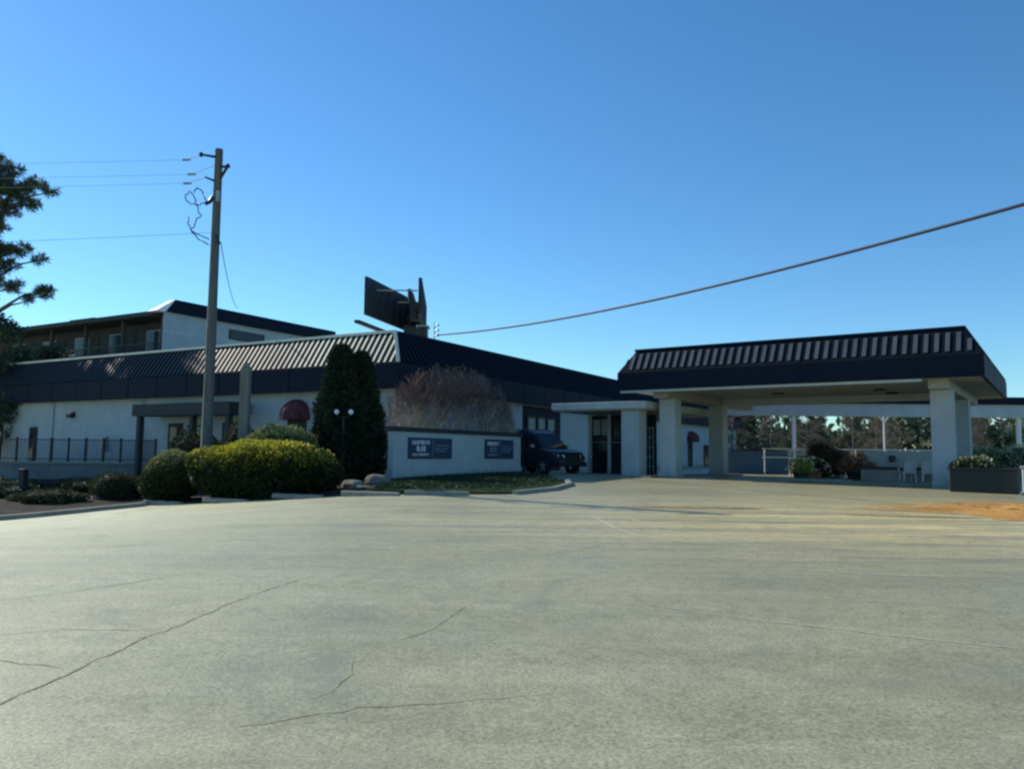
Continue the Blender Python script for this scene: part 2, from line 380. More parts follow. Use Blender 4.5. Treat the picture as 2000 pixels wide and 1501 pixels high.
ribbon([([(-3.3, 4.2), (-3.0, 4.8), (-2.93, 5.5), (-2.86, 6.4), (-2.78, 6.8), (-2.68, 7.6), (-2.47, 8.6), (-2.2, 9.3)], .028),
        ([(-4.6, 5.5), (-3.58, 5.7), (-3.23, 5.6), (-2.93, 5.5)], .022),
        ([(-5, 6.2), (-4.04, 6.4), (-3.66, 6.6), (-2.99, 6.6), (-2.78, 6.8)], .018),
        ([(-6, 7.2), (-4.88, 7.7), (-4.46, 8.1), (-4.08, 8.7), (-3.72, 9.3)], .025),
        ([(-1.6, 4.4), (-1.28, 4.6), (-.89, 4.8), (-.44, 4.9), (.28, 5.1)], .02),
        ([(-1.06, 6.1), (-.83, 6.4), (-.66, 6.7), (-.53, 7.2), (-.33, 7.9)], .018),
        ([(-1.2, 4.9), (-1.09, 5.2), (-1.06, 5.5), (-1.13, 5.9)], .014),
        ([(-7.5, 13.2), (-4, 14.6), (-1.2, 15.1), (2.2, 16.2)], .025),
        ([(-1.5, 10.2), (.4, 10.9), (1.6, 12.4)], .016)], .02, M['crack'], 'pavement_cracks')
ribbon([([(1.07, 8.0), (1.9, 7.4), (2.6, 7.0), (3.37, 6.6), (4.2, 6.2)], .035), ([(3.47, 10), (4.68, 9.6), (6.15, 9.6)], .05),
        ([(2.67, 8.3), (4.1, 8.0), (4.86, 7.6)], .03), ([(1.69, 5), (1.91, 4.7)], .025),
        ([(1.7, 16.6), (1.9, 14.4), (2.15, 13.2), (2.9, 12.4), (4.3, 12.0)], .10), ([(2.4, 16.4), (2.7, 14.6), (3.6, 13.6), (5.6, 13.2)], .10),
        ([(5.2, 15.1), (7.4, 13.9), (9.6, 13.2)], .12), ([(-5.5, 21.0), (-3.6, 19.6), (-2.6, 18.2)], .06)], .03, M['chalk'], 'worn_line_marks', .005)
def patch(name, cx, cy, rx, ry, rot, mat, h, seed, nx=70, ny=26):
    rng = np.random.default_rng(seed); ph = rng.uniform(0, 6.28, 12); mb = MB(); rows = []
    for j in range(ny+1):
        row = []
        for i in range(nx+1):
            a = 2*PI*i/nx; rr = j/ny
            k = 1+.16*math.sin(3*a+ph[0])+.10*math.sin(7*a+ph[1])+.07*math.sin(13*a+ph[2])+.04*math.sin(23*a+ph[3])
            lx, ly = rx*rr*k*math.cos(a), ry*rr*k*math.sin(a)
            x = cx+lx*math.cos(rot)-ly*math.sin(rot); y = cy+lx*math.sin(rot)+ly*math.cos(rot)
            z = h*(1-rr**2)*(.55+.45*math.sin(2.2*x+ph[4])*math.sin(2.7*y+ph[5]))+.14*h*(1-rr*rr)*(math.sin(9*x+ph[6])*math.sin(11*y+ph[7])+math.sin(17*x+ph[8])*math.sin(15*y+ph[9]))
            row.append((x, y, gz(x, y)+.006+max(0, z)))
        rows.append(row)
    mb.grid(rows); return struct(mb.build(name, mat, smooth=True))
patch('clay_spill', 15.6, 17.9, 6.4, 3.9, R(-12), M['clay'], .22, 5, 90, 34)
fade(M['clayline'], .3, .5, .4)
patch('clay_wash', 4.4, 18.75, 2.0, .16, R(-4), M['clayline'], .03, 9)
patch('clay_wash', 8.6, 17.2, 1.9, .13, R(-12), M['clayline'], .02, 11)

# planting bed and grass bank
def loft(name, front, back, mat, n=60, m=14, base=.03, crown=.18, seed=1, smooth=True):
    def samp(pl, t):
        L = [0]
        for p, q in zip(pl, pl[1:]): L.append(L[-1]+math.hypot(q[0]-p[0], q[1]-p[1]))
        d = t*L[-1]
        for k in range(len(pl)-1):
            if d <= L[k+1]+1e-6:
                s = (d-L[k])/(L[k+1]-L[k]); return (pl[k][0]+(pl[k+1][0]-pl[k][0])*s, pl[k][1]+(pl[k+1][1]-pl[k][1])*s)
        return pl[-1]
    rows = []
    for j in range(m+1):
        t = j/m; row = []
        for i in range(n+1):
            f = samp(front, i/n); b = samp(back, i/n); x, y = f[0]+(b[0]-f[0])*t, f[1]+(b[1]-f[1])*t
            e = min(1, t*5)
            row.append((x, y, gz(x, y)+base+e*crown+.02*math.sin(5.1*x+seed)*math.sin(4.3*y)*e))
        rows.append(row)
    rows.insert(0, [(p[0], p[1]-.01, p[2]-.25) for p in rows[0]])
    mb = MB(); mb.grid(rows); return struct(mb.build(name, mat, smooth=smooth))
loft('planting_bed', [(-15.4, 18.2), (-13.76, 21.5), (-12.3, 24.6), (-11.4, 25.6), (-8.45, 24.4), (-5.81, 23.1), (-3.9, 22.35)],
     [(-30, 33), (-29, 41.5), (-24, 42.0), (-19, 41.6), (-12, 37.6), (-8, 35.4), (-4.6, 27.8)], M['mulch'], 90, 30, .03, .10)
loft('grass_bank', [(-3.9, 22.35), (-1.7, 22.35), (0.0, 22.7), (1.2, 24.6), (1.9, 27.0), (2.0, 30.3), (1.0, 33.5)],
     [(-4.6, 27.8), (-3.6, 28.8), (-2.6, 30.4), (-1.5, 32.1), (-.6, 33.8), (.2, 35.2), (.5, 35.8)], M['bank'], 70, 24, .03, .10)
rng = np.random.default_rng(4)
def bed_pts(n, quad):
    (a, b, c, d) = [np.array(q) for q in quad]; s = rng.uniform(0, 1, (n, 1)); t = rng.uniform(0, 1, (n, 1))
    return (a*(1-s)+b*s)*(1-t)+(d*(1-s)+c*s)*t
G = np.concatenate([bed_pts(9000, ((-3.9, 22.5), (-.2, 22.7), (-2.0, 31), (-4.4, 27.6))), bed_pts(7000, ((-.2, 22.8), (1.8, 27), (.4, 35), (-2.0, 31.2)))])
Z = np.array([gz(x, y)+.13 for x, y in G])
o = fast_mesh('grass', leaves(np.column_stack([G, Z]), np.tile([0, 0, 1.], (len(G), 1)), .10, .18, rng, .45), 4, M['grass'])
o['kind'] = 'stuff'; o['label'] = 'short dark grass on the shaded bank in front of the white sign wall'; o['category'] = 'grass'

# kerbs (structure)
def kerb(path, w, h, mat, name='kerb', fr=WORLD):
    mb = MB()
    pts = []
    for (x0, y0), (x1, y1) in zip(path, path[1:]):
        n = max(1, int(math.hypot(x1-x0, y1-y0)/.8))
        pts += [(x0+(x1-x0)*k/n, y0+(y1-y0)*k/n) for k in range(n)]
    pts.append(path[-1]); rows = [[], [], [], []]
    for j, p in enumerate(pts):
        a = pts[max(0, j-1)]; b = pts[min(len(pts)-1, j+1)]; dx, dy = b[0]-a[0], b[1]-a[1]; l = math.hypot(dx, dy)
        nx, ny = -dy/l*w/2, dx/l*w/2; z = gz(*p)
        for r, (s, zz) in zip(rows, ((-1, -.1), (-.92, h), (.92, h), (1, -.1))): r.append((p[0]+nx*s, p[1]+ny*s, z+zz))
    mb.grid(rows[::-1]); mb.face([r[0] for r in rows]); mb.face([r[-1] for r in rows][::-1])
    return struct(mb.build(name, mat))
kerb([(-17.5, 14.2), (-15.3, 18.4), (-13.7, 21.6), (-12.4, 24.2), (-11.6, 25.2)], .22, .12, M['concrete'])
kerb([(.1, 22.6), (1.3, 24.5), (2.0, 27.0), (2.1, 30.5)], .18, .11, M['concrete'])

# ------------------------------------------------------------------ main motel building
A = Fr((-5.04, 34.08), R(30)); ZE, ZM, ZT = 4.33, 5.42, 6.92; OV = .5; INS = 1.0
bld = thing('motel_building', 'long white single storey motel building under a dark ribbed mansard roof', 'building', (-5.04, 34.08, 0))
WA, WB, D1 = 46., 58., 14.
mb = MB(); mb.box(A, 0, WA, 0, D1, -1.2, 4.6); mb.box(A, 0, D1, D1, WB, -1.2, 4.6); mb.build('wall', M['wall'], bld)
mb = MB()   # fascia: proud of the wall, front and right side
a0, a1, b0, b1 = -OV, WA+OV, -OV, WB+OV
mb.box(A, a0, a1, b0, b0+.12, ZE, ZM); mb.box(A, a0, a0+.12, b0+.122, b1, ZE, ZM)
mb.box(A, a1-.12, a1, b0+.122, D1+OV, ZE, ZM); mb.box(A, D1+.5, a1-.122, D1+OV-.12, D1+OV, ZE, ZM); mb.box(A, D1+.38, D1+.5, D1+OV+.002, b1, ZE, ZM)
mb.box(A, a0+.122, D1+.378, b1-.12, b1, ZE, ZM)
x = 1.1
while x < WA: mb.box(A, x, x+.035, b0-.012, b0-.002, ZE+.01, ZM-.01, 1); x += 2.4
y = 1.0
while y < WB: mb.box(A, a0-.012, a0-.002, y, y+.035, ZE+.01, ZM-.01, 1); y += 2.4
mb.build('fascia', [M['navy'], M['navyrib']], bld)
mb = MB(); mb.box(A, a0+.125, a1-.125, b0+.125, -.003, ZE+.03, ZE+.07); mb.box(A, a0+.125, -.003, 0, b1-.125, ZE+.03, ZE+.07); mb.build('eave_soffit', M['soffit'], bld)
mb = MB()   # mansard slopes
t0, t1, s0, s1 = a0+INS, a1-INS, b0+INS, b1-INS
mb.face([A(a0, b0, ZM), A(a1, b0, ZM), A(t1, s0, ZT), A(t0, s0, ZT)], 0)
mb.face([A(a0, b1, ZM), A(a0, b0, ZM), A(t0, s0, ZT), A(t0, s1, ZT)], 0)
mb.face([A(a1, b0, ZM), A(a1, D1+OV, ZM), A(t1, D1-.5, ZT), A(t1, s0, ZT)], 0)
mb.face([A(a1, D1+OV, ZM), A(D1+.5, D1+OV, ZM), A(D1-.5, D1-.5, ZT), A(t1, D1-.5, ZT)], 0)
mb.face([A(D1+.5, D1+OV, ZM), A(D1+.5, b1, ZM), A(D1-.5, s1, ZT), A(D1-.5, D1-.5, ZT)], 0)
mb.face([A(D1+.5, b1, ZM), A(a0, b1, ZM), A(t0, s1, ZT), A(D1-.5, s1, ZT)], 0)
mb.face([A(t0, s0, ZT-.1), A(t1, s0, ZT-.1), A(t1, D1-.5, ZT-.1), A(t0, D1-.5, ZT-.1)], 1)
mb.face([A(t0, D1-.5, ZT-.1), A(D1-.5, D1-.5, ZT-.1), A(D1-.5, s1, ZT-.1), A(t0, s1, ZT-.1)], 1)
roof = mb.build('mansard_roof', [M['navyrib'], M['roofing']], bld)
def rib(mb, fr, p0, p1, wv, nv, w, h, mi=0):
    """bar from p0 to p1 (frame coords), half width along wv, height along nv"""
    P = []
    for hh in (.004, h):
        for p, s in ((p0, -1), (p0, 1), (p1, 1), (p1, -1)):
            P.append(fr(p[0]+wv[0]*w*s+nv[0]*hh, p[1]+wv[1]*w*s+nv[1]*hh, p[2]+nv[2]*hh))
    mb.hexa(P, mi)
sl = math.hypot(INS, ZT-ZM); nb = (ZT-ZM)/sl; nz_ = INS/sl
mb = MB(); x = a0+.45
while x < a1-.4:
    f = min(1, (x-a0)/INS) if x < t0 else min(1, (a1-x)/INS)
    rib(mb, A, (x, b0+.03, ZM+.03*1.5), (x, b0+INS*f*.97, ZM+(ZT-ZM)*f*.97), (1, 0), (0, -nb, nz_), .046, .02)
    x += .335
mb.build('roof_ribs', M['shadedrib'], roof, off=(0, 0, 0)).location = (5.04, -34.08, 0)
mb = MB(); y = b0+.45
while y < b1-.4:
    f = min(1, (y-b0)/INS)
    rib(mb, A, (a0+.03, y, ZM+.045), (a0+INS*f*.97, y, ZM+(ZT-ZM)*f*.97), (0, 1), (-nb, 0, nz_), .05, .06); y += .335
mb.build('side_ribs', M['navy'], roof)
mb = MB()   # ridge cap and hip cap (pale trim on the front roof edge)
mb.box(A, t0-.04, t1, s0-.09, s0+.10, ZT-.015, ZT+.10)
rib(mb, A, (a0+.02, b0+.02, ZM+.02), (t0, s0, ZT), (.707, -.707), (-.55, -.55, .63), .07, .07)
mb.build('roof_edge_cap', M['creamrib'], roof)
mb = MB(); mb.box(A, t0-.05, t0+.10, s0+.105, s1, ZT-.015, ZT+.08); mb.build('side_edge_cap', M['navy'], roof)
# dark porch over the left entrance
po = MB(); po.box(A, 8.7, 16.0, -1.5, -.52, 3.32, 3.92); po.box(A, 8.9, 15.8, -.518, -.003, 3.36, 3.88); porch = po.build('entry_porch', M['darkwood'], bld)
for a in (8.95, 11.5, 15.6):
    q = MB(); q.box(A, a-.13, a+.13, -1.4, -1.14, -.6, 3.318); q.build('porch_post', M['darkwood'], porch)
for a_, w_ in ((14.45, .55), (10.3, .55)):
    q = MB(); q.box(A, a_-w_, a_+w_, -.06, -.003, .4, 3.0); d = q.build('door', M['darkwood'], bld)
    q = MB(); q.box(A, a_-w_+.18, a_+w_-.18, -.075, -.062, 1.2, 2.8); q.build('pane', M['glass'], d)
q = MB(); q.box(A, 11.7, 13.5, -.07, -.003, 1.3, 2.9); w = q.build('window', M['darkwood'], bld)
q = MB(); q.box(A, 11.8, 13.4, -.085, -.072, 1.4, 2.8); q.build('pane', M['interior'], w)
# narrow dark window further left, wall lamp
q = MB(); q.box(A, 27.2, 28.0, -.06, -.003, .9, 2.9); w = q.build('window', M['darkwood'], bld)
q = MB(); q.box(A, 27.28, 27.92, -.075, -.062, 1.0, 2.8); q.build('pane', M['glass'], w)
q = MB(); q.box(A, 31.0, 32.3, -.06, -.003, 1.8, 3.4); w = q.build('window', M['darkwood'], bld)
q = MB(); q.box(A, 31.08, 32.22, -.075, -.062, 1.9, 3.3); q.build('pane', M['glass'], w)
q = MB(); q.box(A, 23.45, 23.75, -.10, -.003, 3.45, 3.75); q.box(A, 23.40, 23.80, -.34, -.102, 3.40, 3.62); q.build('wall_lamp', M['blackmetal'], bld)
# round dome awnings over two doors, one on each wall
def awning(pos, nrm, tan, z0):
    """quarter dome hood: pos on wall, nrm out of wall, tan along the wall"""
    n = 20; k = 9; rx, ry, rz = .78, .85, .80
    def W(t, o, z): return (pos[0]+tan[0]*t+nrm[0]*o, pos[1]+tan[1]*t+nrm[1]*o, z0+z)
    mb = MB(); rows = [[W(rx*math.cos(PI*i/n), .004+ry*math.sin(PI*i/n), -.16) for i in range(n+1)]]
    for j in range(k+1):
        e = PI/2*j/k
        rows.append([W(rx*math.cos(PI*i/n)*math.cos(e), .004+ry*math.sin(PI*i/n)*math.cos(e)*(1+.015*(i % 2)), rz*math.sin(e)) for i in range(n+1)])
    mb.grid(rows); aw = mb.build('dome_awning', M['awning'], bld)
    fm = MB()
    for i in (2, 5, 8, 10, 12, 15, 18):
        fm.tube([W(rx*1.008*math.cos(PI*i/n)*math.cos(PI/2*j/8), .01+ry*1.008*math.sin(PI*i/n)*math.cos(PI/2*j/8), rz*1.01*math.sin(PI/2*j/8)) for j in range(8)], .013, .013, 4)
    fm.build('awning_rib', M['awning'], aw)
    d = MB(); fr = lambda a, b, z: W(a, -b, z)
    d.box(fr, -.56, -.44, -.09, -.003, -2.6, -.02); d.box(fr, .44, .56, -.09, -.003, -2.6, -.02); d.box(fr, -.438, .438, -.09, -.003, -.14, -.02)
    d.box(fr, -.438, .438, -.06, -.003, -2.6, -.142)
    dr = d.build('door', M['darkwood'], bld)
    g = MB(); g.box(fr, -.10, .34, -.075, -.062, -1.5, -.35); g.build('pane', M['glass'], dr)
nA = (-math.sin(R(30)), -math.cos(R(30))); tA = (-math.cos(R(30)), math.sin(R(30)))
p = A(5.75, 0, 0); awning((p[0], p[1]), nA, tA, 3.22)
p = A(0, 41.8, 0); awning((p[0], p[1]), (math.cos(R(30)), -math.sin(R(30))), (math.sin(R(30)), math.cos(R(30))), 2.95)
# glazing on the right wall, beside the entrance
q = MB(); q.box(A, -.06, -.003, 11.3, 15.9, .3, 4.27); q.build('wall_panel', M['navy'], bld)
for bb in (11.6, 12.8, 14.0):
    q = MB(); q.box(A, -.13, -.063, bb, bb+1.05, 2.2, 3.75); w = q.build('window', M['darkwood'], bld)
    q = MB(); q.box(A, -.145, -.132, bb+.16, bb+.89, 2.95, 3.6); q.build('pane', M['interior'], w)
for a in (4.1, 17.2, 25.6, 33.5):      # rainwater pipes on the front wall
    q = MB(); q.tube([A(a, -.07, -.4), A(a, -.07, 4.1), A(a, -.3, 4.36)], .05, .05, 8); q.build('downspout', M['trimwhite'], bld)
q = MB(); q.box(A, 20.2, 20.75, -.16, -.003, 1.5, 2.3); q.build('meter_box', M['steel'], bld, bevel=.01)
for bb in (27., 31.5, 37., 46., 51.):
    q = MB(); q.box(A, -.07, -.003, bb, bb+1.5, .5, 2.6); w = q.build('window', M['darkwood'], bld)
    q = MB(); q.box(A, -.085, -.072, bb+.1, bb+1.4, .6, 2.5); q.build('pane', M['glass'], w)

# ------------------------------------------------------------------ entrance link (drive-through vestibule)
C = Fr((15.85, 26.3), R(35))
L = Fr((5.75, 33.95), R(35))
lk = thing('entrance_vestibule', 'low white flat roofed glazed vestibule linking the motel to the big drive through canopy', 'vestibule', (5.75, 33.95, 0))
q = MB(); q.box(L, 0, 4.75, 0, 8.0, 3.62, 3.93); q.build('roof', M['trimwhite'], lk, bevel=.015)
q = MB(); q.box(L, .1, 4.65, .1, 7.9, 3.56, 3.618); q.build('soffit', M['soffit'], lk)
q = MB(); q.box(L, .45, 1.28, .25, 1.1, .35, 3.558); q.build('column', M['wall'], lk, bevel=.02)
for a in (2.35, 3.35, 4.45):
    q = MB(); q.box(L, a-.07, a+.07, 3.0, 3.14, .35, 3.558); q.build('post', M['trimwhite'], lk)
q = MB(); q.box(L, .95, 4.40, 3.2, 3.24, 2.2, 3.5); q.build('window_band', M['glass'], lk)
for k in range(2):
    q = MB(); q.box(L, 3.47+k*.45, 3.83+k*.45, 3.16, 3.198, 2.55, 3.3); q.build('blind', M['interior'], lk)
q = MB(); q.box(L, .95, 4.40, 3.2, 3.26, .5, 2.19); q.build('lower_glazing', M['glass'], lk)
for k in range(2):
    a = 1.05+k*.62
    q = MB()
    for i in range(4): q.box(L, a+i*.185, a+i*.185+.035, 3.10, 3.14, .6, 2.9)
    for j in range(6): q.box(L, a, a+.59, 3.145, 3.165, .6+j*.45, .635+j*.45)
    q.build('glass_door', M['steel'], lk)

# ------------------------------------------------------------------ porte cochere
pc = thing('drive_through_canopy', 'large flat drive through canopy with dark ribbed mansard fascia on white columns', 'canopy', (15.85, 26.3, 0))
CL, CD = 13.75, 12.4; E0, E1, E2 = 4.36, 5.12, 6.12; CI = .62
q = MB(); q.box(C, 0, CL, 0, .12, E0, E1); q.box(C, 0, .12, .122, CD-.122, E0, E1); q.box(C, CL-.12, CL, .122, CD-.122, E0, E1); q.box(C, 0, CL, CD-.12, CD, E0, E1)
q.build('fascia', M['navy'], pc)
q = MB(); q.face([C(0, 0, E1), C(CL, 0, E1), C(CL-CI, CI, E2), C(CI, CI, E2)]); q.face([C(0, CD, E1), C(0, 0, E1), C(CI, CI, E2), C(CI, CD-CI, E2)])
q.face([C(CL, 0, E1), C(CL, CD, E1), C(CL-CI, CD-CI, E2), C(CL-CI, CI, E2)]); q.face([C(CL, CD, E1), C(0, CD, E1), C(CI, CD-CI, E2), C(CL-CI, CD-CI, E2)])
q.face([C(CI, CI, E2-.08), C(CL-CI, CI, E2-.08), C(CL-CI, CD-CI, E2-.08), C(CI, CD-CI, E2-.08)], 1)
prf = q.build('mansard_roof', [M['navyrib'], M['roofing']], pc)
sl = math.hypot(CI, E2-E1); nb = (E2-E1)/sl; nz_ = CI/sl
q = MB(); x = .42
while x < CL-.3:
    f = min(1, x/CI, (CL-x)/CI)
    if f > .35: rib(q, C, (x, CI*.13, E1+(E2-E1)*.13), (x, CI*f*.84, E1+(E2-E1)*f*.84), (1, 0), (0, -nb, nz_), .07, .035)
    x += .335
q.build('roof_ribs', M['greyrib'], prf)
q = MB(); q2 = MB(); y = .42
while y < CD-.3:
    f = min(1, y/CI, (CD-y)/CI); rib(q, C, (.02, y, E1+.03), (CI*f*.9, y, E1+(E2-E1)*f*.9), (0, 1), (-nb, 0, nz_), .06, .05)
    rib(q2, C, (CL-.02, y, E1+.03), (CL-CI*f*.9, y, E1+(E2-E1)*f*.9), (0, 1), (nb, 0, nz_), .06, .05); y += .335
q.build('side_ribs', M['navy'], prf); q2.build('side_ribs', M['navy'], prf)
q = MB(); q.box(C, CI-.06, CL-CI+.06, CI-.07, CI+.06, E2-.02, E2+.07); q.box(C, CI-.06, CI+.07, CI+.062, CD-CI, E2-.02, E2+.07); q.box(C, CL-CI-.07, CL-CI+.06, CI+.062, CD-CI, E2-.02, E2+.07)
q.build('roof_edge_cap', M['navy'], prf)
q = MB(); q.box(C, .125, CL-.125, .125, CD-.125, E0+.02, E0+.06); q.build('soffit', M['soffit'], pc)
q = MB(); q.box(C, 1.9, CL-.125, .06, .123, E0-.10, E0-.002); q.build('drip_edge', M['trimwhite'], pc)
ca, cb = (1.46, 12.0), (1.62, 7.45)
for a in ca:   # beams carried by the columns
    q = MB(); q.box(C, a-.32, a+.32, .6, CD-.6, E0-.32, E0+.018); q.build('beam', M['soffit'], pc)
q = MB(); q.box(C, ca[0]+.322, ca[1]-.322, cb[1]-.2, cb[1]+.2, E0-.26, E0+.018); q.build('beam', M['trimwhite'], pc)
for a in ca:
    for b in cb:
        q = MB(); q.box(C, a-.36, a+.36, b-.36, b+.36, .25, E0-.322); cl = q.build('column', M['wall'], pc, bevel=.02)
        q = MB(); q.box(C, a-.39, a+.39, b-.39, b+.39, .25, .78); q.build('column_base', M['trimwhite'], cl)
def disc(fr, a, b, z, r, h): 
    c = fr(a, b, z); return MB().lathe(c, [(r, 0), (r*.9, h), (r*.2, h)], 18)
for a, b in ((4.0, 4.4), (3.9, 6.4), (8.2, 4.6)):
    disc(C, a, b, E0-.05, .26, .068).build('recessed_light', M['blackmetal'], pc)
q = MB(); q.box(C, 11.3, 12.8, 1.0, 9.0, .2, .70, 0); struct(q.build('column_island', M['concrete'], bevel=.03))
q = MB(); q.box(C, 2.2, 5.6, 2.2, 4.4, .2, .66); struct(q.build('raised_pavement', M['concrete'], bevel=.03))
q = MB(); p0 = L(-.3, -.1, 0); q.box(L, -.3, 4.9, -.05, 3.0, .2, .70); struct(q.build('entrance_pavement', M['concrete'], bevel=.03))

# ------------------------------------------------------------------ taller guest block behind
K = Fr((-23.3, 52), R(30))
gb = thing('guest_block', 'taller brown motel block with shaded balconies rising behind the front wing', 'building', (-23.3, 52, 0))
KW, KD, KH = 44., 15.8, 10.8
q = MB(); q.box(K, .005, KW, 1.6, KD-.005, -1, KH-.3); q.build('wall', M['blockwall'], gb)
q = MB(); q.box(K, -.15, 0, 0, KD, -1, KH-.02); q.build('end_wall', M['wall'], gb)
q = MB(); q.box(K, -.158, -.152, .02, KD-.02, 9.45, 9.55); q.box(K, -.158, -.152, .02, KD-.02, 8.5, 8.56); q.build('wall_band', M['trimwhite'], gb)
q = MB(); q.box(K, .4, KW+.4, -.5, KD+.3, KH-.30, KH); q.build('roof', M['darkwood'], gb)
q = MB(); q.hexa([K(-.5, -.25, KH), K(.39, -.25, KH), K(.39, KD+.3, KH), K(-.5, KD+.3, KH), K(-.42, .55, KH+.85), K(.30, .55, KH+.85), K(.30, KD+.3, KH+.85), K(-.42, KD+.3, KH+.85)]); q.build('roof_parapet', M['navy'], gb)
q = MB(); q.hexa([K(-.52, -.9, KH-.12), K(.45, -.9, KH-.12), K(.45, -.252, KH-.12), K(-.52, -.252, KH-.12), K(-.44, .53, KH+.84), K(.32, .53, KH+.84), K(.32, .548, KH+.84), K(-.44, .548, KH+.84)]); q.build('parapet_end', M['plastic'], gb)
q = MB(); q.box(K, -.2, -.152, 5.3, 8.6, 9.62, 10.35); w = q.build('window', M['darkwood'], gb)
q = MB(); q.box(K, -.215, -.202, 5.42, 8.48, 9.7, 10.27); q.build('pane', M['glass'], w)
for z in (4.7, 7.65):
    q = MB(); q.box(K, .1, KW, 0, 1.597, z, z+.2); q.build('balcony_slab', M['concrete'], gb)
    q = MB(); q.box(K, .1, KW, .05, .1, z+1.1, z+1.16)
    k = .2
    while k < KW: q.box(K, k, k+.025, .06, .09, z+.203, z+1.098); k += .16
    q.build('balcony_railing', M['blackmetal'], gb)
for i in range(9):
    a = .15+i*4.3
    q = MB(); q.box(K, a, a+.22, .12, .34, -.5, KH-.302); q.build('balcony_post', M['blockwall'], gb)
    for z in (7.86,):
        q = MB(); q.box(K, a+.7, a+1.55, 1.54, 1.597, z, z+2.1); q.build('door', M['darkwood'], gb)
        q = MB(); q.box(K, a+1.9, a+3.7, 1.54, 1.597, z+.5, z+2.1); w = q.build('window', M['steel'], gb)
        q = MB(); q.box(K, a+1.98, a+3.62, 1.525, 1.538, z+.58, z+2.02); q.build('pane', M['glass'], w)
q = MB(); q.box(K, 8.2, 11.2, .3, 2.3, KH+.002, KH+.28); q.build('roof_hatch', M['darkwood'], gb)

# ------------------------------------------------------------------ billboard far behind the roof
bb = thing('billboard', 'dark V shaped billboard seen from behind above the motel roof', 'billboard', (-12.5, 98, 0))
def panel(p0, p1, z0, z1, name, th=.35):
    d = Vector((p1[0]-p0[0], p1[1]-p0[1], 0)).normalized(); n = Vector((d.y, -d.x, 0))*th
    q = MB(); q.hexa([(p0[0], p0[1], z0), (p1[0], p1[1], z0), (p1[0]+n.x, p1[1]+n.y, z0), (p0[0]+n.x, p0[1]+n.y, z0), (p0[0], p0[1], z1), (p1[0], p1[1], z1), (p1[0]+n.x, p1[1]+n.y, z1), (p0[0]+n.x, p0[1]+n.y, z1)])
    o = q.build(name, M['board'], bb)
    f = MB()
    for k in range(9):
        t = k/8; x, y = p0[0]+(p1[0]-p0[0])*t+n.x*1.02, p0[1]+(p1[1]-p0[1])*t+n.y*1.02
        f.box(WORLD, x-.07, x+.07, y-.07, y+.07, z0+.05, z1-.05)
    f.build('frame', M['blackmetal'], o)
panel((-17.2, 90), (-12.8, 107), 17.4, 21.85, 'panel')
panel((-10.9, 89.6), (-12.2, 106.6), 17.4, 21.7, 'panel')
q = MB(); q.tube([(-13.0, 99, -1), (-13.0, 99, 19)], .55, .5, 12); q.build('pole', M['blackmetal'], bb)
q = MB(); q.box(WORLD, -13.6, -11.6, 97.6, 106, 14.0, 17.38); q.build('support_frame', M['blackmetal'], bb)
q = MB(); q.hexa([(-18.2, 89.6, 16.35), (-12.5, 106, 15.7), (-11.9, 106, 15.7), (-17.6, 89.6, 16.35), (-18.2, 89.6, 16.7), (-12.5, 106, 16.05), (-11.9, 106, 16.05), (-17.6, 89.6, 16.7)]); q.build('catwalk', M['blackmetal'], bb)
for t in (.15, .5):
    q = MB(); q.tube([(-17.2+4.4*t, 90+17*t, 20.9-.8*t), (-11.2-1.0*t, 90+17*t, 20.9-.8*t)], .09, .09, 6); q.build('brace', M['steel'], bb)
q = MB(); q.hexa([(-12.2, 94, 17.6), (-11.4, 94, 17.6), (-11.2, 96, 17.6), (-12.6, 96, 17.6), (-12.75, 94, 21.3), (-12.35, 94, 21.3), (-12.2, 96, 21.0), (-13.0, 96, 21.0)]); q.build('stiffener', M['blackmetal'], bb)
# rooftop unit
ru = thing('rooftop_unit', 'small dark boxy ventilation unit on the motel roof beside the billboard', 'vent unit', A(2.0, 4.3, 6.8))
c = (-4.42, 39.3); 
q = MB(); q.box(WORLD, c[0]-.32, c[0]+.14, c[1]-.3, c[1]+.4, 6.82, 7.85); q.build('housing', M['blackmetal'], ru, bevel=.02)
q = MB(); q.box(WORLD, c[0]-.40, c[0]+.22, c[1]-.38, c[1]+.48, 7.853, 7.93); q.build('cap', M['steel'], ru)
# service mast with cable
sm = thing('service_mast', 'thin roof mast with three brackets where the thick cable lands', 'mast', (-3.72, 38.0, 6.0))
q = MB(); q.tube([(-3.80, 38.0, 5.9), (-3.80, 38.0, 7.9)], .035, .03, 8); q.build('pipe', M['steel'], sm)
for z in (7.25, 7.5, 7.75):
    q = MB(); q.tube([(-3.80, 38.0, z), (-3.62, 37.8, z+.03)], .03, .03, 6); q.lathe((-3.6, 37.78, z), [(.03, -.05), (.06, 0), (.03, .06)], 8); q.build('bracket', M['steel'], sm)
def sag(p, q, s, n=40): return [(p[0]+(q[0]-p[0])*t, p[1]+(q[1]-p[1])*t, p[2]+(q[2]-p[2])*t-4*s*t*(1-t)) for t in [i/n for i in range(n+1)]]
q = MB(); q.tube(sag((-3.64, 37.8, 7.27), (13.5, 6.2, 6.6), .75, 70), .036, .036, 8)
tag(q.build('overhead_cable', M['cable'], off=(-3.64, 37.8, 7.27), smooth=True), 'thick black overhead cable rising across the sky from the roof mast to the upper right', 'cable')

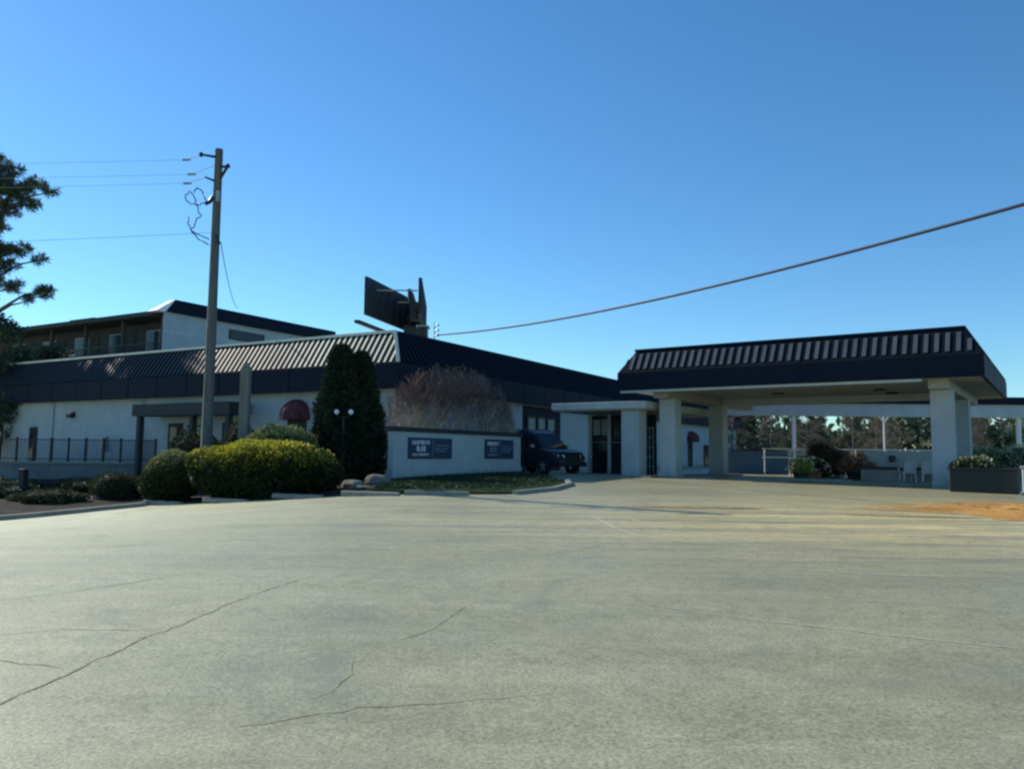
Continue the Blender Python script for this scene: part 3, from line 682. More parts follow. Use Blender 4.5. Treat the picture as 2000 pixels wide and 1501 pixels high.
# ------------------------------------------------------------------ white sign wall
S = Fr((-4.42, 27.9), R(30))
sw = thing('sign_wall', 'free standing white wall with a dark cap carrying two blue signs', 'wall', (-4.42, 27.9, 0))
SLN = 9.7
q = MB(); q.box(S, 0, .25, .42, SLN, -.2, 2.36); q.build('wall', M['wall'], sw, bevel=.01)
q = MB(); q.box(S, -.07, .32, +.34, SLN+.08, 2.362, 2.53); q.build('wall_cap', M['darkbox'], sw, bevel=.01)
def sign(b0, b1, z0, z1, label, seed, big):
    rn = random.Random(seed); c = S(-.05, (b0+b1)/2, z0)
    t = thing('wall_sign', label, 'sign', c, 'blue signs on the white wall')
    q = MB(); q.box(S, -.05, -.003, b0, b1, z0, z1); q.build('panel', M['signpanel'], t)
    W = b1-b0; H = z1-z0; split = b0+W*.54
    def word(x0, x1, yc, h, bold, mi):
        x = x0; q = MB()
        while x < x1:
            w = h*rn.uniform(.45, .75); s = h*(.26 if bold else .2); e = min(x+w, x1)
            st = rn.choice('EOHTLNI')
            q.box(S, -.062, -.0525, x, x+s, yc-h/2, yc+h/2, mi)
            if st in 'EOTN': q.box(S, -.062, -.0525, x+s+.002, e, yc+h/2-s*.9, yc+h/2, mi)
            if st in 'EOL': q.box(S, -.062, -.0525, x+s+.002, e, yc-h/2, yc-h/2+s*.9, mi)
            if st in 'EH': q.box(S, -.062, -.0525, x+s+.002, e, yc-s*.4, yc+s*.4, mi)
            if st in 'OHN': q.box(S, -.0622, -.0525, e-s, e-.002, yc-h/2+s, yc+h/2-s, mi)
            x = e+h*.16
        q.build('lettering', [M['signwhite'], M['signgrey']], t)
    word(b0+W*.07, split-W*.08, z0+H*.77, H*.19, True, 0)
    word(b0+W*.17, split-W*.17, z0+H*.48, H*.24, True, 0 if big else 1)
    word(b0+W*.08, split-W*.09, z0+H*.20, H*.12, False, 0 if big else 1)
    for k, yy in enumerate((.64, .50, .37)): word(split+W*.05, b1-W*(.08+.03*k), z0+H*yy, H*.075, False, 1)
    q = MB(); q.box(S, -.056, -.0515, split-.012, split+.012, z0+.04, z1-.04); q.build('divider', M['signgrey'], t)
sign(1.25, 4.05, 1.37, 2.16, 'larger blue wall sign with bold white letters, left on the white wall', 3, True)
sign(6.55, 8.95, 1.37, 2.20, 'smaller blue two part wall sign near the right end of the white wall', 8, False)

# ------------------------------------------------------------------ wheel stops
def stop_mesh():
    q = MB(); n = 14; prof = [(-.085, 0), (-.075, .10), (-.04, .135), (.04, .135), (.075, .10), (.085, 0)]
    q.grid([[( -.9+1.8*i/n, y*(1+.02*math.sin(i*2.1)), z*(1+.03*math.sin(i*1.3))) for y, z in prof] for i in range(n+1)])
    q.face([(-.9, y, z) for y, z in prof]); q.face([(.9, y, z) for y, z in prof][::-1]); return q
ws = None
for i, (x, y, rz, lb) in enumerate([(-11.05, 25.30, -30, 'leftmost pale concrete wheel stop, below the dark round shrub'),
        (-8.62, 24.02, -28, 'second concrete wheel stop from the left, under the golden hedge'), (-6.15, 22.95, -26, 'middle concrete wheel stop, at the right end of the golden hedge'),
        (-3.92, 22.18, -20, 'concrete wheel stop below the rocks and cypress'), (-2.05, 21.95, -8, 'rightmost concrete wheel stop, at the corner of the grass bank')]):
    if ws is None:
        ws = stop_mesh().build('wheel_stop', M['concrete'], off=(0, 0, 0)); o = ws
    else: o = ws.copy(); col.objects.link(o)
    o.location = (x, y, gz(x, y)-.005); o.rotation_euler = (0, 0, R(rz)); tag(o, lb, 'wheel stop', 'concrete wheel stops along the planting bed')

# ------------------------------------------------------------------ utility pole, post, wires
up = thing('utility_pole', 'tall weathered wooden utility pole behind the golden hedge', 'utility pole', (-10.8, 28, -.3))
q = MB(); q.tube([(-10.8, 28, -.4), (-10.79, 28, 4), (-10.8, 28, 8), (-10.8, 28, 12.56)], .205, .135, 14); q.build('shaft', M['polewood'], up, smooth=True)
q = MB(); q.tube([(-10.9, 27.9, 12.24), (-11.35, 27.8, 12.28)], .05, .04, 6); q.lathe((-11.38, 27.8, 12.2), [(.03, 0), (.08, .03), (.05, .08), (.09, .11), (.04, .17)], 8); q.build('top_arm', M['blackmetal'], up)
q = MB(); q.tube([(-10.7, 27.95, 11.45), (-10.42, 27.85, 11.85)], .055, .05, 6); q.tube([(-10.7, 27.95, 11.88), (-10.36, 27.85, 11.88)], .05, .05, 6); q.lathe((-10.40, 27.85, 11.86), [(.06, -.04), (.09, 0), (.05, .1)], 8); q.build('bracket', M['blackmetal'], up)
q = MB(); q.tube([(-10.9, 27.9, 11.35), (-11.2, 27.8, 11.45)], .045, .03, 6); q.build('bracket', M['blackmetal'], up)
q = MB(); q.tube([(-10.92, 27.9, 10.75), (-11.0, 27.85, 10.55), (-11.15, 27.8, 10.45)], .075, .07, 8); q.build('cutout', M['blackmetal'], up)
q = MB(); q.tube([(-10.72, 27.85, 10.95), (-10.7, 27.82, 10.55)], .07, .07, 8); q.build('arrester', M['steel'], up)
q = MB(); q.tube([(-10.72, 27.85, 9.28), (-10.58, 27.8, 9.0)], .07, .06, 8); q.build('clamp', M['blackmetal'], up)
rn = random.Random(5)
for pts in ([(-11.1, 10.5), (-11.45, 10.42), (-11.55, 10.75), (-11.8, 10.95), (-11.85, 10.6)], [(-11.1, 10.5), (-11.3, 10.95), (-11.5, 11.05), (-11.55, 10.85)],
            [(-11.45, 10.42), (-11.3, 10.05), (-11.5, 9.75), (-11.6, 9.45)], [(-11.75, 10.0), (-11.72, 9.7), (-11.6, 9.45), (-11.3, 9.3), (-10.95, 9.15)], [(-11.6, 9.42), (-11.35, 9.15), (-10.95, 8.95)],
            [(-11.85, 10.6), (-11.65, 10.45), (-11.45, 10.42)]):
    P = []
    for (x0, z0), (x1, z1) in zip(pts, pts[1:]):
        P += [(x0+(x1-x0)*k/4+rn.uniform(-.02, .02), 27.8+rn.uniform(-.1, .1), z0+(z1-z0)*k/4+rn.uniform(-.02, .02)) for k in range(4)]
    P.append((pts[-1][0], 27.8, pts[-1][1]))
    q = MB(); q.tube(P, .022, .022, 5); q.build('jumper_wire', M['cable'], up)
for k, (x, z, zl, xa, za, lb) in enumerate([(-11.98, 12.16, 12.5, -11.38, 12.3, 'topmost thin power line running left from the utility pole'), (-11.77, 11.62, 11.95, -10.9, 11.9, 'second thin power line from the top, running left from the utility pole'),
        (-11.91, 11.28, 11.5, -11.2, 11.45, 'third thin power line from the top, running left from the utility pole')]):
    q = MB(); q.tube([(x+.14, 28, z), (x-.14, 28, z-.01)], .045, .045, 8); q.tube([(x, 28, z), (xa, 27.85, za)], .014, .014, 5); q.build('insulator', M['steel'], up)
    q = MB(); q.tube(sag((x, 28, z), (-60, 30, zl), .35), .006, .006, 5); tag(q.build('power_line', M['wire'], off=(x, 28, z)), lb, 'power line', 'thin wires running left from the pole')
q = MB(); q.tube(sag((-10.85, 28, 9.46), (-60, 30, 9.0), .5), .008, .008, 5); tag(q.build('power_line', M['wire'], off=(-11.0, 28, 9.45)), 'lowest thin wire running left from halfway up the utility pole', 'power line', 'thin wires running left from the pole')
q = MB(); q.tube(sag((-10.6, 28, 9.1), (-19.6, 55.5, 11.7), .5), .016, .016, 5); tag(q.build('service_wire', M['cable'], off=(-10.6, 28, 9.1)), 'slack wire slanting down right of the utility pole to the taller block roof', 'wire')
q = MB(); q.box(WORLD, -10.0, -9.66, 28.85, 29.15, -.4, 4.62); q.hexa([(-10.0, 28.85, 4.62), (-9.66, 28.85, 4.62), (-9.66, 29.15, 4.62), (-10.0, 29.15, 4.62), (-9.9, 28.92, 4.84), (-9.78, 28.92, 4.84), (-9.78, 29.08, 4.84), (-9.9, 29.08, 4.84)])
tag(q.build('wooden_post', M['postwood'], off=(-9.83, 29, -.3), bevel=.02), 'short square weathered wooden post just right of the utility pole', 'post')

# ------------------------------------------------------------------ retaining wall and pool fence
rw = thing('retaining_wall', 'low stained concrete retaining wall with a pale coping, far left', 'wall', (-24, 42.3, -.5))
F = lambda a, b, z: (-18.6-a, 41.9+a*.06+b, z)
q = MB(); q.box(F, 0, 24, 0, .3, -1.2, .80); q.build('wall', M['retain'], rw)
q = MB(); q.box(F, -.05, 24.05, -.08, .38, .803, .92); q.build('coping', M['concrete'], rw, bevel=.01)
fe = thing('metal_fence', 'black metal picket fence standing on the retaining wall, far left', 'fence', (-24, 42.3, .92))
q = MB(); q.box(F, 0, 24, .13, .17, 1.04, 1.08); q.build('rail', M['blackmetal'], fe)
q = MB(); q.box(F, 0, 24, .13, .17, 2.06, 2.10); q.build('rail', M['blackmetal'], fe)
q = MB(); a = .1
while a < 23.9: q.box(F, a, a+.022, .172, .19, .98, 2.13); a += .115
q.build('pickets', M['blackmetal'], fe)
for i in range(24):
    a = .3+i*.96; q = MB(); q.box(F, a-.05, a+.05, .11, .21, .923, 2.2); q.build('post', M['blackmetal'], fe)
q = MB(); q.box(WORLD, -16.9, -16.7, 27.2, 27.5, -.4, .9); tag(q.build('bollard', M['blackmetal'], off=(-16.8, 27.35, -.4), bevel=.03), 'short dark stub post standing among the low shrubs at far left', 'post')

# ------------------------------------------------------------------ shrubs
def shrub(name, label, cat, c, a, b, h, rot, mat, n, size, seed, asp=.5, flat=2.6, lump=.10, group=None, up=.35, inner=.86):
    rng = np.random.default_rng(seed)
    t = thing(name, label, cat, c, group)
    ph = rng.uniform(0, 6.28, 9)
    def radius(d):
        k = (np.abs(d[:, 0]/a)**flat+np.abs(d[:, 1]/b)**flat+np.abs(d[:, 2]/(h*.5))**flat)**(-1/flat)
        l = 1+lump*(np.sin(d[:, 0]*k/.45+ph[0])*np.sin(d[:, 1]*k/.4+ph[1])+.7*np.sin(d[:, 2]*k/.3+ph[2]+d[:, 0]*k/.3)+.5*np.sin(d[:, 0]*k/.16+ph[3])*np.sin(d[:, 2]*k/.17+ph[4]))
        return (k*l)[:, None]
    d = unit(rng.normal(0, 1, (n, 3))*np.array([a, b, h*.5])); 
    fr = rng.uniform(0, 1, (n, 1))**2*.22
    P = d*radius(d)*(1-fr)
    nv = unit(np.sign(d)*np.abs(d/np.array([a, b, h*.5]))**(flat-1)); ca, sa = math.cos(rot), math.sin(rot)
    def rotw(Q): return np.column_stack([Q[:, 0]*ca-Q[:, 1]*sa, Q[:, 0]*sa+Q[:, 1]*ca, Q[:, 2]])
    V = leaves(rotw(P)+np.array([0, 0, h*.5]), rotw(nv)+np.array([0, 0, up]), size, asp, rng, .7)
    fast_mesh('foliage', V, 4, mat, t)
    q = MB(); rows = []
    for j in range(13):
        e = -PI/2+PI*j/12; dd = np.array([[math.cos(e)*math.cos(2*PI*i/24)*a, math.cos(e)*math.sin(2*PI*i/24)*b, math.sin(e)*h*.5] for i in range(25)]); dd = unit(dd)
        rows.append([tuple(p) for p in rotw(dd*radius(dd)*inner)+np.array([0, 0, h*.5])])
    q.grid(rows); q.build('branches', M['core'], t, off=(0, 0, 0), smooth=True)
    return t
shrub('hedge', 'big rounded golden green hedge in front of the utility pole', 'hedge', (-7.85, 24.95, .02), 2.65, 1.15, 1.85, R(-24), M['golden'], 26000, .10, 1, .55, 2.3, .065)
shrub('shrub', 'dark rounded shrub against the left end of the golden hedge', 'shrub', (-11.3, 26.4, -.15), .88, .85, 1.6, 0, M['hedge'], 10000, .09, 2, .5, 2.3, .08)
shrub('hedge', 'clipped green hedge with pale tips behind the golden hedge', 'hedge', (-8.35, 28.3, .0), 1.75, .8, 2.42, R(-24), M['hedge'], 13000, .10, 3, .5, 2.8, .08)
shrub('shrub', 'tall dark leafy shrub at the foot of the utility pole', 'shrub', (-11.6, 29.2, -.2), 1.15, 1.0, 2.45, 0, M['dark'], 12000, .08, 4, .5, 2.3, .10)
shrub('shrub', 'loose green shrub between the pole and the wooden post', 'shrub', (-10.35, 30.2, -.2), .8, .8, 2.6, 0, M['olive'], 8000, .08, 5, .5, 2.2, .14)
shrub('shrub', 'small olive shrub left of the dark rounded shrub, before the retaining wall', 'shrub', (-13.6, 27.9, -.25), .95, .8, 1.0, 0, M['olive'], 6000, .08, 6, .45, 2.2, .16)
for i, (x, y, a, b, h, m, lb) in enumerate([(-15.2, 26.2, 1.3, .8, .42, 'olive', 'low olive ground shrub nearest the kerb on the left'), (-17.6, 27.5, 1.4, 1.0, .5, 'dark', 'low dark shrub in front of the retaining wall'),
        (-20.0, 30.5, 1.9, 1.2, .6, 'dark', 'wide dark shrub at the far left edge below the retaining wall'), (-15.9, 29.6, 1.2, .9, .5, 'dark', 'low dark shrub between the stub post and the olive shrub'), (-17.3, 32.8, 1.8, 1.0, .5, 'olive', 'wide low olive shrub against the retaining wall')]):
    shrub('low_shrub', lb, 'shrub', (x, y, gz(x, y)+.02), a, b, h, .3*i, M[m], 4500, .08, 20+i, .45, 2.1, .2)
# cypress pair
def cypress(c, r, h, seed, label, lean=0):
    rng = np.random.default_rng(seed); t = thing('cypress_tree', label, 'tree', c, 'pair of columnar cypress trees')
    n = 26000; z = rng.uniform(0, 1, n)**.85; ph = rng.uniform(0, 6.28, 6)
    def rad(z, th): return r*np.clip((1-z)**.5*1.15, 0, 1)*np.clip(.9+z*.6, 0, 1)*(1+.12*np.sin(5*th+9*z+ph[0])+.07*np.sin(9*th-14*z+ph[1])+.05*np.sin(31*z+3*th+ph[2]))
    th = rng.uniform(0, 2*PI, n); rr = rad(z, th)*(1.05-rng.uniform(0, 1, n)**2*.38)
    P = np.column_stack([rr*np.cos(th)+lean*z, rr*np.sin(th), z*h])
    D = np.column_stack([np.cos(th)*.55, np.sin(th)*.55, np.full(n, 1.)])
    fast_mesh('crown', leaves(P, D, .21, .26, rng, .7), 4, M['cypress'], t)
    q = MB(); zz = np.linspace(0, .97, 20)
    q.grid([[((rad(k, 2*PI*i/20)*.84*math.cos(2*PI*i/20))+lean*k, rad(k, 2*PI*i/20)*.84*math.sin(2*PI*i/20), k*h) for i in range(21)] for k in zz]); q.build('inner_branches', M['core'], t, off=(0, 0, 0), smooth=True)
    q = MB(); q.tube([(0, 0, -.3), (lean*.5, 0, h*.5)], .12, .05, 8); q.build('trunk', M['bark'], t, off=(0, 0, 0))
    return t
cypress((-6.40, 29.6, .1), .98, 5.4, 11, 'taller dark columnar cypress beside the left end of the sign wall', -.05)
cypress((-5.82, 29.95, .25), .92, 5.05, 12, 'shorter dark cypress merged against the taller one, nearest the sign wall', .05)
lp = thing('globe_lamp', 'low twin lamp with two white globes before the cypress pair', 'lamp', (-6.1, 28.62, .1))
q = MB(); q.tube([(-6.1, 28.62, 0), (-6.1, 28.62, 2.85)], .04, .035, 8); q.tube([(-6.36, 28.62, 2.95), (-6.3, 28.62, 2.85), (-5.9, 28.62, 2.85), (-5.84, 28.62, 2.95)], .025, .025, 6); q.build('lamp_post', M['blackmetal'], lp)
for x in (-6.36, -5.84):
    q = MB(); q.lathe((x, 28.62, 3.04), [(.03, -.1)]+[(.095*math.cos(e), .095*math.sin(e)) for e in np.linspace(-1.2, 1.45, 9)], 14); q.build('globe', M['globe'], lp, smooth=True)
# rocks at the bed corner
def rock(c, s, seed, label):
    rng = np.random.default_rng(seed); ph = rng.uniform(0, 6.28, 6); q = MB(); rows = []
    for j in range(9):
        e = -PI/2+PI*j/8; row = []
        for i in range(15):
            a = 2*PI*i/14; k = 1+.16*math.sin(2*a+ph[0])*math.cos(e)+.13*math.sin(3*a+2*e+ph[1])*math.cos(e)+.08*math.sin(5*a+ph[2])*math.cos(e)
            row.append((c[0]+s[0]*k*math.cos(e)*math.cos(a), c[1]+s[1]*k*math.cos(e)*math.sin(a), c[2]+s[2]*k*math.sin(e)))
        rows.append(row)
    q.grid(rows); tag(q.build('boulder', M['stone'], off=c), label, 'rock', 'pale rocks beside the sign wall')
rock((-5.05, 25.2, .52), (.42, .34, .20), 1, 'left pale rock of the three at the bed corner')
rock((-4.35, 25.9, .62), (.38, .3, .26), 2, 'pale rock touching the left foot of the sign wall')
rock((-4.55, 24.6, .42), (.40, .26, .15), 3, 'flattest pale rock, nearest the wheel stops')

# ------------------------------------------------------------------ bare crape myrtle behind the sign wall
def bare_shrub():
    c = (-2.45, 34.5, .4); t = thing('bare_shrub', 'wide leafless shrub with pale stems and reddish twigs behind the sign wall', 'shrub', c)
    rng = np.random.default_rng(21); segs = []
    def rise(p, d, ln, r, lvl):
        n = 3
        for k in range(n):
            d2 = d + rng.normal(0, .13, 3); d2[2] += .05; d2 /= np.linalg.norm(d2); q = p+d2*ln/n
            e = abs(q[0]/5.1)**2.5+(q[1]/1.35)**2+(max(0, q[2]-1.0)/4.05)**2.5
            if lvl >= 1 and e > 1.0+.06*rng.normal(): return
            segs.append((p, q, r*(1-.3*k/n), r*(1-.3*(k+1)/n))); p, d = q, d2
            if lvl < 5 and (k > 0 or lvl > 1):
                for _ in range(2 if lvl < 4 else (rng.uniform() < .85)+(rng.uniform() < .3)):
                    s = rng.normal(0, .55 if lvl < 3 else .65, 3); s[1] *= .7; dd = d+s; dd[2] = abs(dd[2])*.8+.15; dd /= np.linalg.norm(dd)
                    rise(p, dd, ln*rng.uniform(.62, .85), r*.6, lvl+1)
    for i in range(19):
        a = rng.uniform(0, 2*PI); s = (i-9)/9
        d = np.array([s*.85+rng.normal(0, .1), rng.normal(0, .25), 1.0]); d /= np.linalg.norm(d)
        rise(np.array([s*3.6, rng.normal(0, .2), .1]), d, 2.3*(1-.42*s*s), .045, 1)
    V = []
    for p, q, r0, r1 in segs:
        d = q-p; x = np.cross(d, [.3, .2, 1.]); x /= np.linalg.norm(x)+1e-9; y = np.cross(d, x); y /= np.linalg.norm(y)+1e-9
        A0 = [p+(x*math.cos(k*2.094)+y*math.sin(k*2.094))*max(r0, .0068) for k in range(3)]; A1 = [q+(x*math.cos(k*2.094)+y*math.sin(k*2.094))*max(r1, .0058) for k in range(3)]
        for k in range(3): V += [A0[k], A0[(k+1) % 3], A1[(k+1) % 3], A1[k]]
    V = np.array(V); V = np.column_stack([V[:, 0]*.5-V[:, 1]*.866, V[:, 0]*.866+V[:, 1]*.5, V[:, 2]])
    print('twig segs', len(segs))
    fast_mesh('stems_and_twigs', V, 4, M['twig'], t)
bare_shrub()

# ------------------------------------------------------------------ pine at the left edge
def needles(cl, rng, per, ln, w):
    """cl: list of (center, radius) tufted clumps"""
    V = []
    for c, r in cl:
        nt = max(9, int(per*r*r/.12)); d = unit(rng.normal(0, 1, (nt, 3))); d[:, 2] = d[:, 2]*.6+.1
        T = np.array(c)+d*r*rng.uniform(.35, 1, (nt, 1))
        P = np.repeat(T, 34, 0); D = unit(np.repeat(d, 34, 0)*.5+rng.normal(0, 1, (nt*34, 3))+np.array([0, 0, .25]))
        V.append(leaves(P, D, ln, w, rng, .05))
    return np.concatenate(V)
def pine(c, label, s):
    t = thing('pine_tree', label, 'tree', c); t.scale = (s, s, s); rng = np.random.default_rng(8)
    q = MB(); q.tube([(0, 0, -.3), (.1, 0, 4), (-.1, .1, 8), (.05, 0, 11)], .26, .06, 12); q.build('trunk', M['bark'], t, off=(0, 0, 0), smooth=True)
    cl = []
    tips = [((2.1, -.2, 8.95), .55), ((2.75, -.1, 9.05), .38), ((1.45, 0, 9.3), .5), ((2.4, .2, 8.65), .36), ((1.7, .1, 8.4), .45), ((3.15, .0, 8.95), .2), ((1.5, .2, 9.75), .36), ((2.1, .1, 9.55), .22), ((1.55, 0, 7.95), .26),
            ((1.7, -.2, 7.15), .48), ((2.4, 0, 7.2), .36), ((2.9, .1, 6.95), .22), ((2.0, .1, 6.75), .34), ((1.6, .2, 6.35), .4), ((2.3, -.1, 6.1), .3), ((3.0, .1, 5.98), .28), ((3.25, 0, 6.05), .16), ((2.7, .1, 5.75), .2), ((1.5, -.1, 5.75), .28),
            ((-1.8, .4, 9.3), .7), ((-2.3, -.5, 7.5), .7), ((.3, 1.4, 8.3), .7), ((-.4, -1.5, 10.2), .6), ((-1.0, 1.2, 11), .55), ((.6, .8, 10.2), .5), ((-1.8, .6, 6.2), .6)]
    lb = MB()
    for (p, r) in tips:
        zb = p[2]-abs(p[0])*.22-.1; lb.tube([(0.0, 0.0, zb-.2), (p[0]*.45, p[1]*.4, zb-.08), (p[0]*.8, p[1]*.8, p[2]-.14), (p[0]*1.02, p[1], p[2])], .06, .014, 5); cl.append((p, r))
        cl.append(((p[0]*.72, p[1]*.8, p[2]-.02), r*.55)) if r > .3 else None
    lb.build('limbs', M['bark'], t, off=(0, 0, 0))
    shade_clumps = [((rng.uniform(-2.8, .25), rng.uniform(-1.6, 1.6), rng.uniform(6.4, 10.8)), rng.uniform(.6, .85)) for _ in range(44)]  # unseen clumps added to the crown to shade the left wing roof
    fast_mesh('crown', np.concatenate([needles(cl, rng, 26, .17, .11), needles(shade_clumps, rng, 9, .26, .14)]), 4, M['needle'], t)
pine((-41.6, 56.0, -2.1), 'tall pine reaching into the picture at the left edge', 2.49)

# ------------------------------------------------------------------ trees beyond
def tree_proto(kind, seed, label, cat='tree'):
    rng = np.random.default_rng(seed); t = thing('pine_tree' if kind == 'pine' else 'bare_tree', label, cat, (0, 0, 0), 'trees beyond the motel', local=True)
    q = MB(); H = 8.6; q.tube([(0, 0, -.5), (.1, 0, 3), (0, .1, H*.95)], .2, .04, 7)
    cl = []
    for k in range(34 if kind == 'pine' else 46):
        z = rng.uniform(1.4 if kind != 'pine' else 2.0, H); sp = (2.1*(1-(z/H)**2*.7)) if kind == 'pine' else 2.6*math.sqrt(max(.1, 1-((z-4.6)/4.6)**2))
        a = rng.uniform(0, 6.28); r = sp*rng.uniform(.35, 1)
        p = np.array([r*math.cos(a), r*math.sin(a), z]); q.tube([(0, 0, z-.5*r*.8), tuple(p*np.array([.5, .5, 1])-np.array([0, 0, .25*r])), tuple(p)], .05, .012, 4, cap=False); cl.append((p, rng.uniform(.35, .75)))
    q.build('trunk', M['bark'] if kind == 'pine' else M['greybark'], t, off=(0, 0, 0))
    V = []
    for p, r in cl:
        n = int((200 if kind == 'pine' else 150)*(r/.5)**2); d = unit(rng.normal(0, 1, (n, 3)))
        P = p+d*r*rng.uniform(.2, 1, (n, 1))*np.array([1, 1, .75]); V.append(leaves(P, d, .24 if kind == 'pine' else .2, .42 if kind == 'pine' else .16, rng, .8))
    fast_mesh('crown', np.concatenate(V), 4, M['fartree'] if kind == 'pine' else M['farbrown'], t)
    return t
protos = [tree_proto('pine', 31, ''), tree_proto('bare', 32, ''), tree_proto('pine', 33, ''), tree_proto('bare', 34, '')]
used = set(); rn = random.Random(12)
spots = [(18.5, 66, 1, .62), (20.6, 80, 0, .80), (23.0, 70, 1, .66), (25.2, 86, 2, .85), (27.0, 72, 3, .64), (29.5, 82, 0, .82), (32.0, 74, 1, .70), (33.6, 88, 2, .88), (36.2, 76, 3, .66), (38.5, 84, 0, .84), (40.8, 70, 1, .62),
         (22.0, 94, 0, .9), (28.5, 97, 2, .92), (35.0, 98, 0, .9), (41.5, 95, 2, .9), (46.0, 66, 0, .95), (44.5, 78, 3, .75), (49.5, 84, 2, .95), (55.0, 74, 1, .8), (53.0, 92, 0, .95), (16.0, 84, 2, .8), (30.5, 66, 1, .5)]
words = ['pine', 'bare brown tree', 'pine', 'bare brown tree']
for i, (x, y, k, s) in enumerate(spots):
    place = 'visible under the drive through canopy' if x/y < .54 else 'visible right of the drive through canopy'
    if x == 46.0: place = 'whose top shows at the right edge above the canopy'
    lb = ('dark green far %s ' if k in (0, 2) else 'far %s ') % words[k] + place
    if k in used: o = copy_thing(protos[k], (x, y, .5), rn.uniform(0, 6.28), s, lb, s*rn.uniform(.92, 1.08))
    else:
        used.add(k); o = protos[k]; o.location = (x, y, .5); o.rotation_euler = (0, 0, rn.uniform(0, 6.28)); o.scale = (s, s, s); o['label'] = lb
    o['group'] = ('dark pines ' if k in (0, 2) else 'bare brown trees ') + place
# trees rising behind the left wing
for x, y, k, s, lb in ((-32.6, 50, 0, 1.2, 'round topped pine above the left wing roof, close to the balcony block'), (-35.8, 49, 2, 1.2, 'pine half cut by the left edge above the wing roof'), (-31.0, 53, 0, 1.02, 'shorter pine in front of the shaded balconies')):
    o = copy_thing(protos[k], (x, y, -.5), rn.uniform(0, 6), s, lb); o['group'] = 'pines behind the left wing'
rng = np.random.default_rng(77)
N = 62000; X = rng.uniform(-260, 320, N); Yv = 190+rng.normal(0, 10, N)+np.abs(X)*.05; top = 10+2.5*np.sin(X/7)+1.6*np.sin(X/2.9+1)+1.2*np.sin(X/17)
Zv = .6+top*rng.uniform(0, 1, N)**.8
P = np.column_stack([X, Yv, Zv]); o = fast_mesh('far_wood', leaves(P, rng.normal(0, 1, (N, 3)), 1.9, .5, rng, 1), 4, M['fartree'])
o['kind'] = 'stuff'; o['label'] = 'far dark wood closing the view behind the motel'; o['category'] = 'wood'

# ------------------------------------------------------------------ behind the canopy: walkway, walls, planters
B = lambda a, b, z: (12.6+a, 46.2-a*.03+b, z)
wk = thing('covered_walkway', 'pale flat roofed covered walkway behind the drive through canopy', 'walkway', (20, 46, .6))
q = MB(); q.box(B, 0, 26, 0, .4, 3.98, 4.72); q.build('beam', M['trimwhite'], wk, bevel=.01)
q = MB(); q.box(B, -.1, 26.1, -.15, 3.2, 4.723, 5.15); q.build('roof', M['navy'], wk)
q = MB(); q.box(B, 0, 26, .41, 3.0, 4.5, 4.71); q.build('soffit', M['soffit'], wk)
for a in (3.95, 16.9, 22.0):
    q = MB(); q.box(B, a-.09, a+.09, .1, .3, .4, 3.978); q.build('post', M['whitemetal'], wk)
bw = MB(); bw.box(WORLD, 11.8, 15.6, 43.2, 43.5, .2, 1.72); bw.box(WORLD, 11.75, 15.65, 43.14, 43.56, 1.722, 1.84)
tag(bw.build('low_wall', M['bluewall'], off=(13.6, 43.3, .5)), 'low blue wall in the shade behind the rear white column', 'wall')
T = Fr((16.6, 30.6), R(35))
hr = thing('handrail', 'pale metal handrail on posts behind the blue low wall under the canopy', 'railing', (15, 42, .6))
for z in (1.55, 2.0):
    q = MB(); q.tube([(13.4, 42.2, z), (26.5, 41.8, z)], .03, .03, 6); q.build('rail', M['whitemetal'], hr)
for i in range(9):
    q = MB(); q.tube([(13.5+i*1.6, 42.2-i*.048, .4), (13.5+i*1.6, 42.2-i*.048, 2.02)], .032, .032, 6); q.build('post', M['whitemetal'], hr)
bn = thing('bench', 'small white slatted bench among the plants beyond the canopy', 'bench', (14.4, 39.5, .6))
for k in range(3):
    q = MB(); q.box(WORLD, 13.9, 15.0, 39.3+k*.15, 39.41+k*.15, 1.48, 1.52); q.build('seat_slat', M['whitemetal'], bn)
for k in range(2):
    q = MB(); q.box(WORLD, 13.9, 15.0, 39.78, 39.81, 1.66+k*.16, 1.76+k*.16); q.build('back_slat', M['whitemetal'], bn)
for x in (13.95, 14.91):
    q = MB(); q.box(WORLD, x, x+.05, 39.32, 39.37, .5, 1.478); q.build('leg', M['whitemetal'], bn)
    q = MB(); q.box(WORLD, x, x+.05, 39.72, 39.775, .5, 1.94); q.build('leg', M['whitemetal'], bn)
tw = thing('terrace_wall', 'pale stepped terrace wall under the drive through canopy', 'wall', (14, 32, .5))
q = MB(); q.box(T, -.4, 2.9, 0, .5, .3, 1.12); q.build('lower_wall', M['concrete'], tw, bevel=.02)
q = MB(); q.box(T, -.4, 3.0, 1.2, 1.5, .3, 1.86); q.build('upper_wall', M['wall'], tw, bevel=.02)
q = MB(); q.box(T, -.45, 2.95, -.05, .55, 1.122, 1.22); q.build('shadow_ledge', M['darkbox'], tw)  # dark strip painting the shadow gap between lower and upper wall
q = MB(); q.lathe(T(1.9, 1.15, 1.55), [(.05, -.14), (.13, -.1), (.13, .1), (.05, .14)], 12); q.build('wall_lamp', M['blackmetal'], tw)
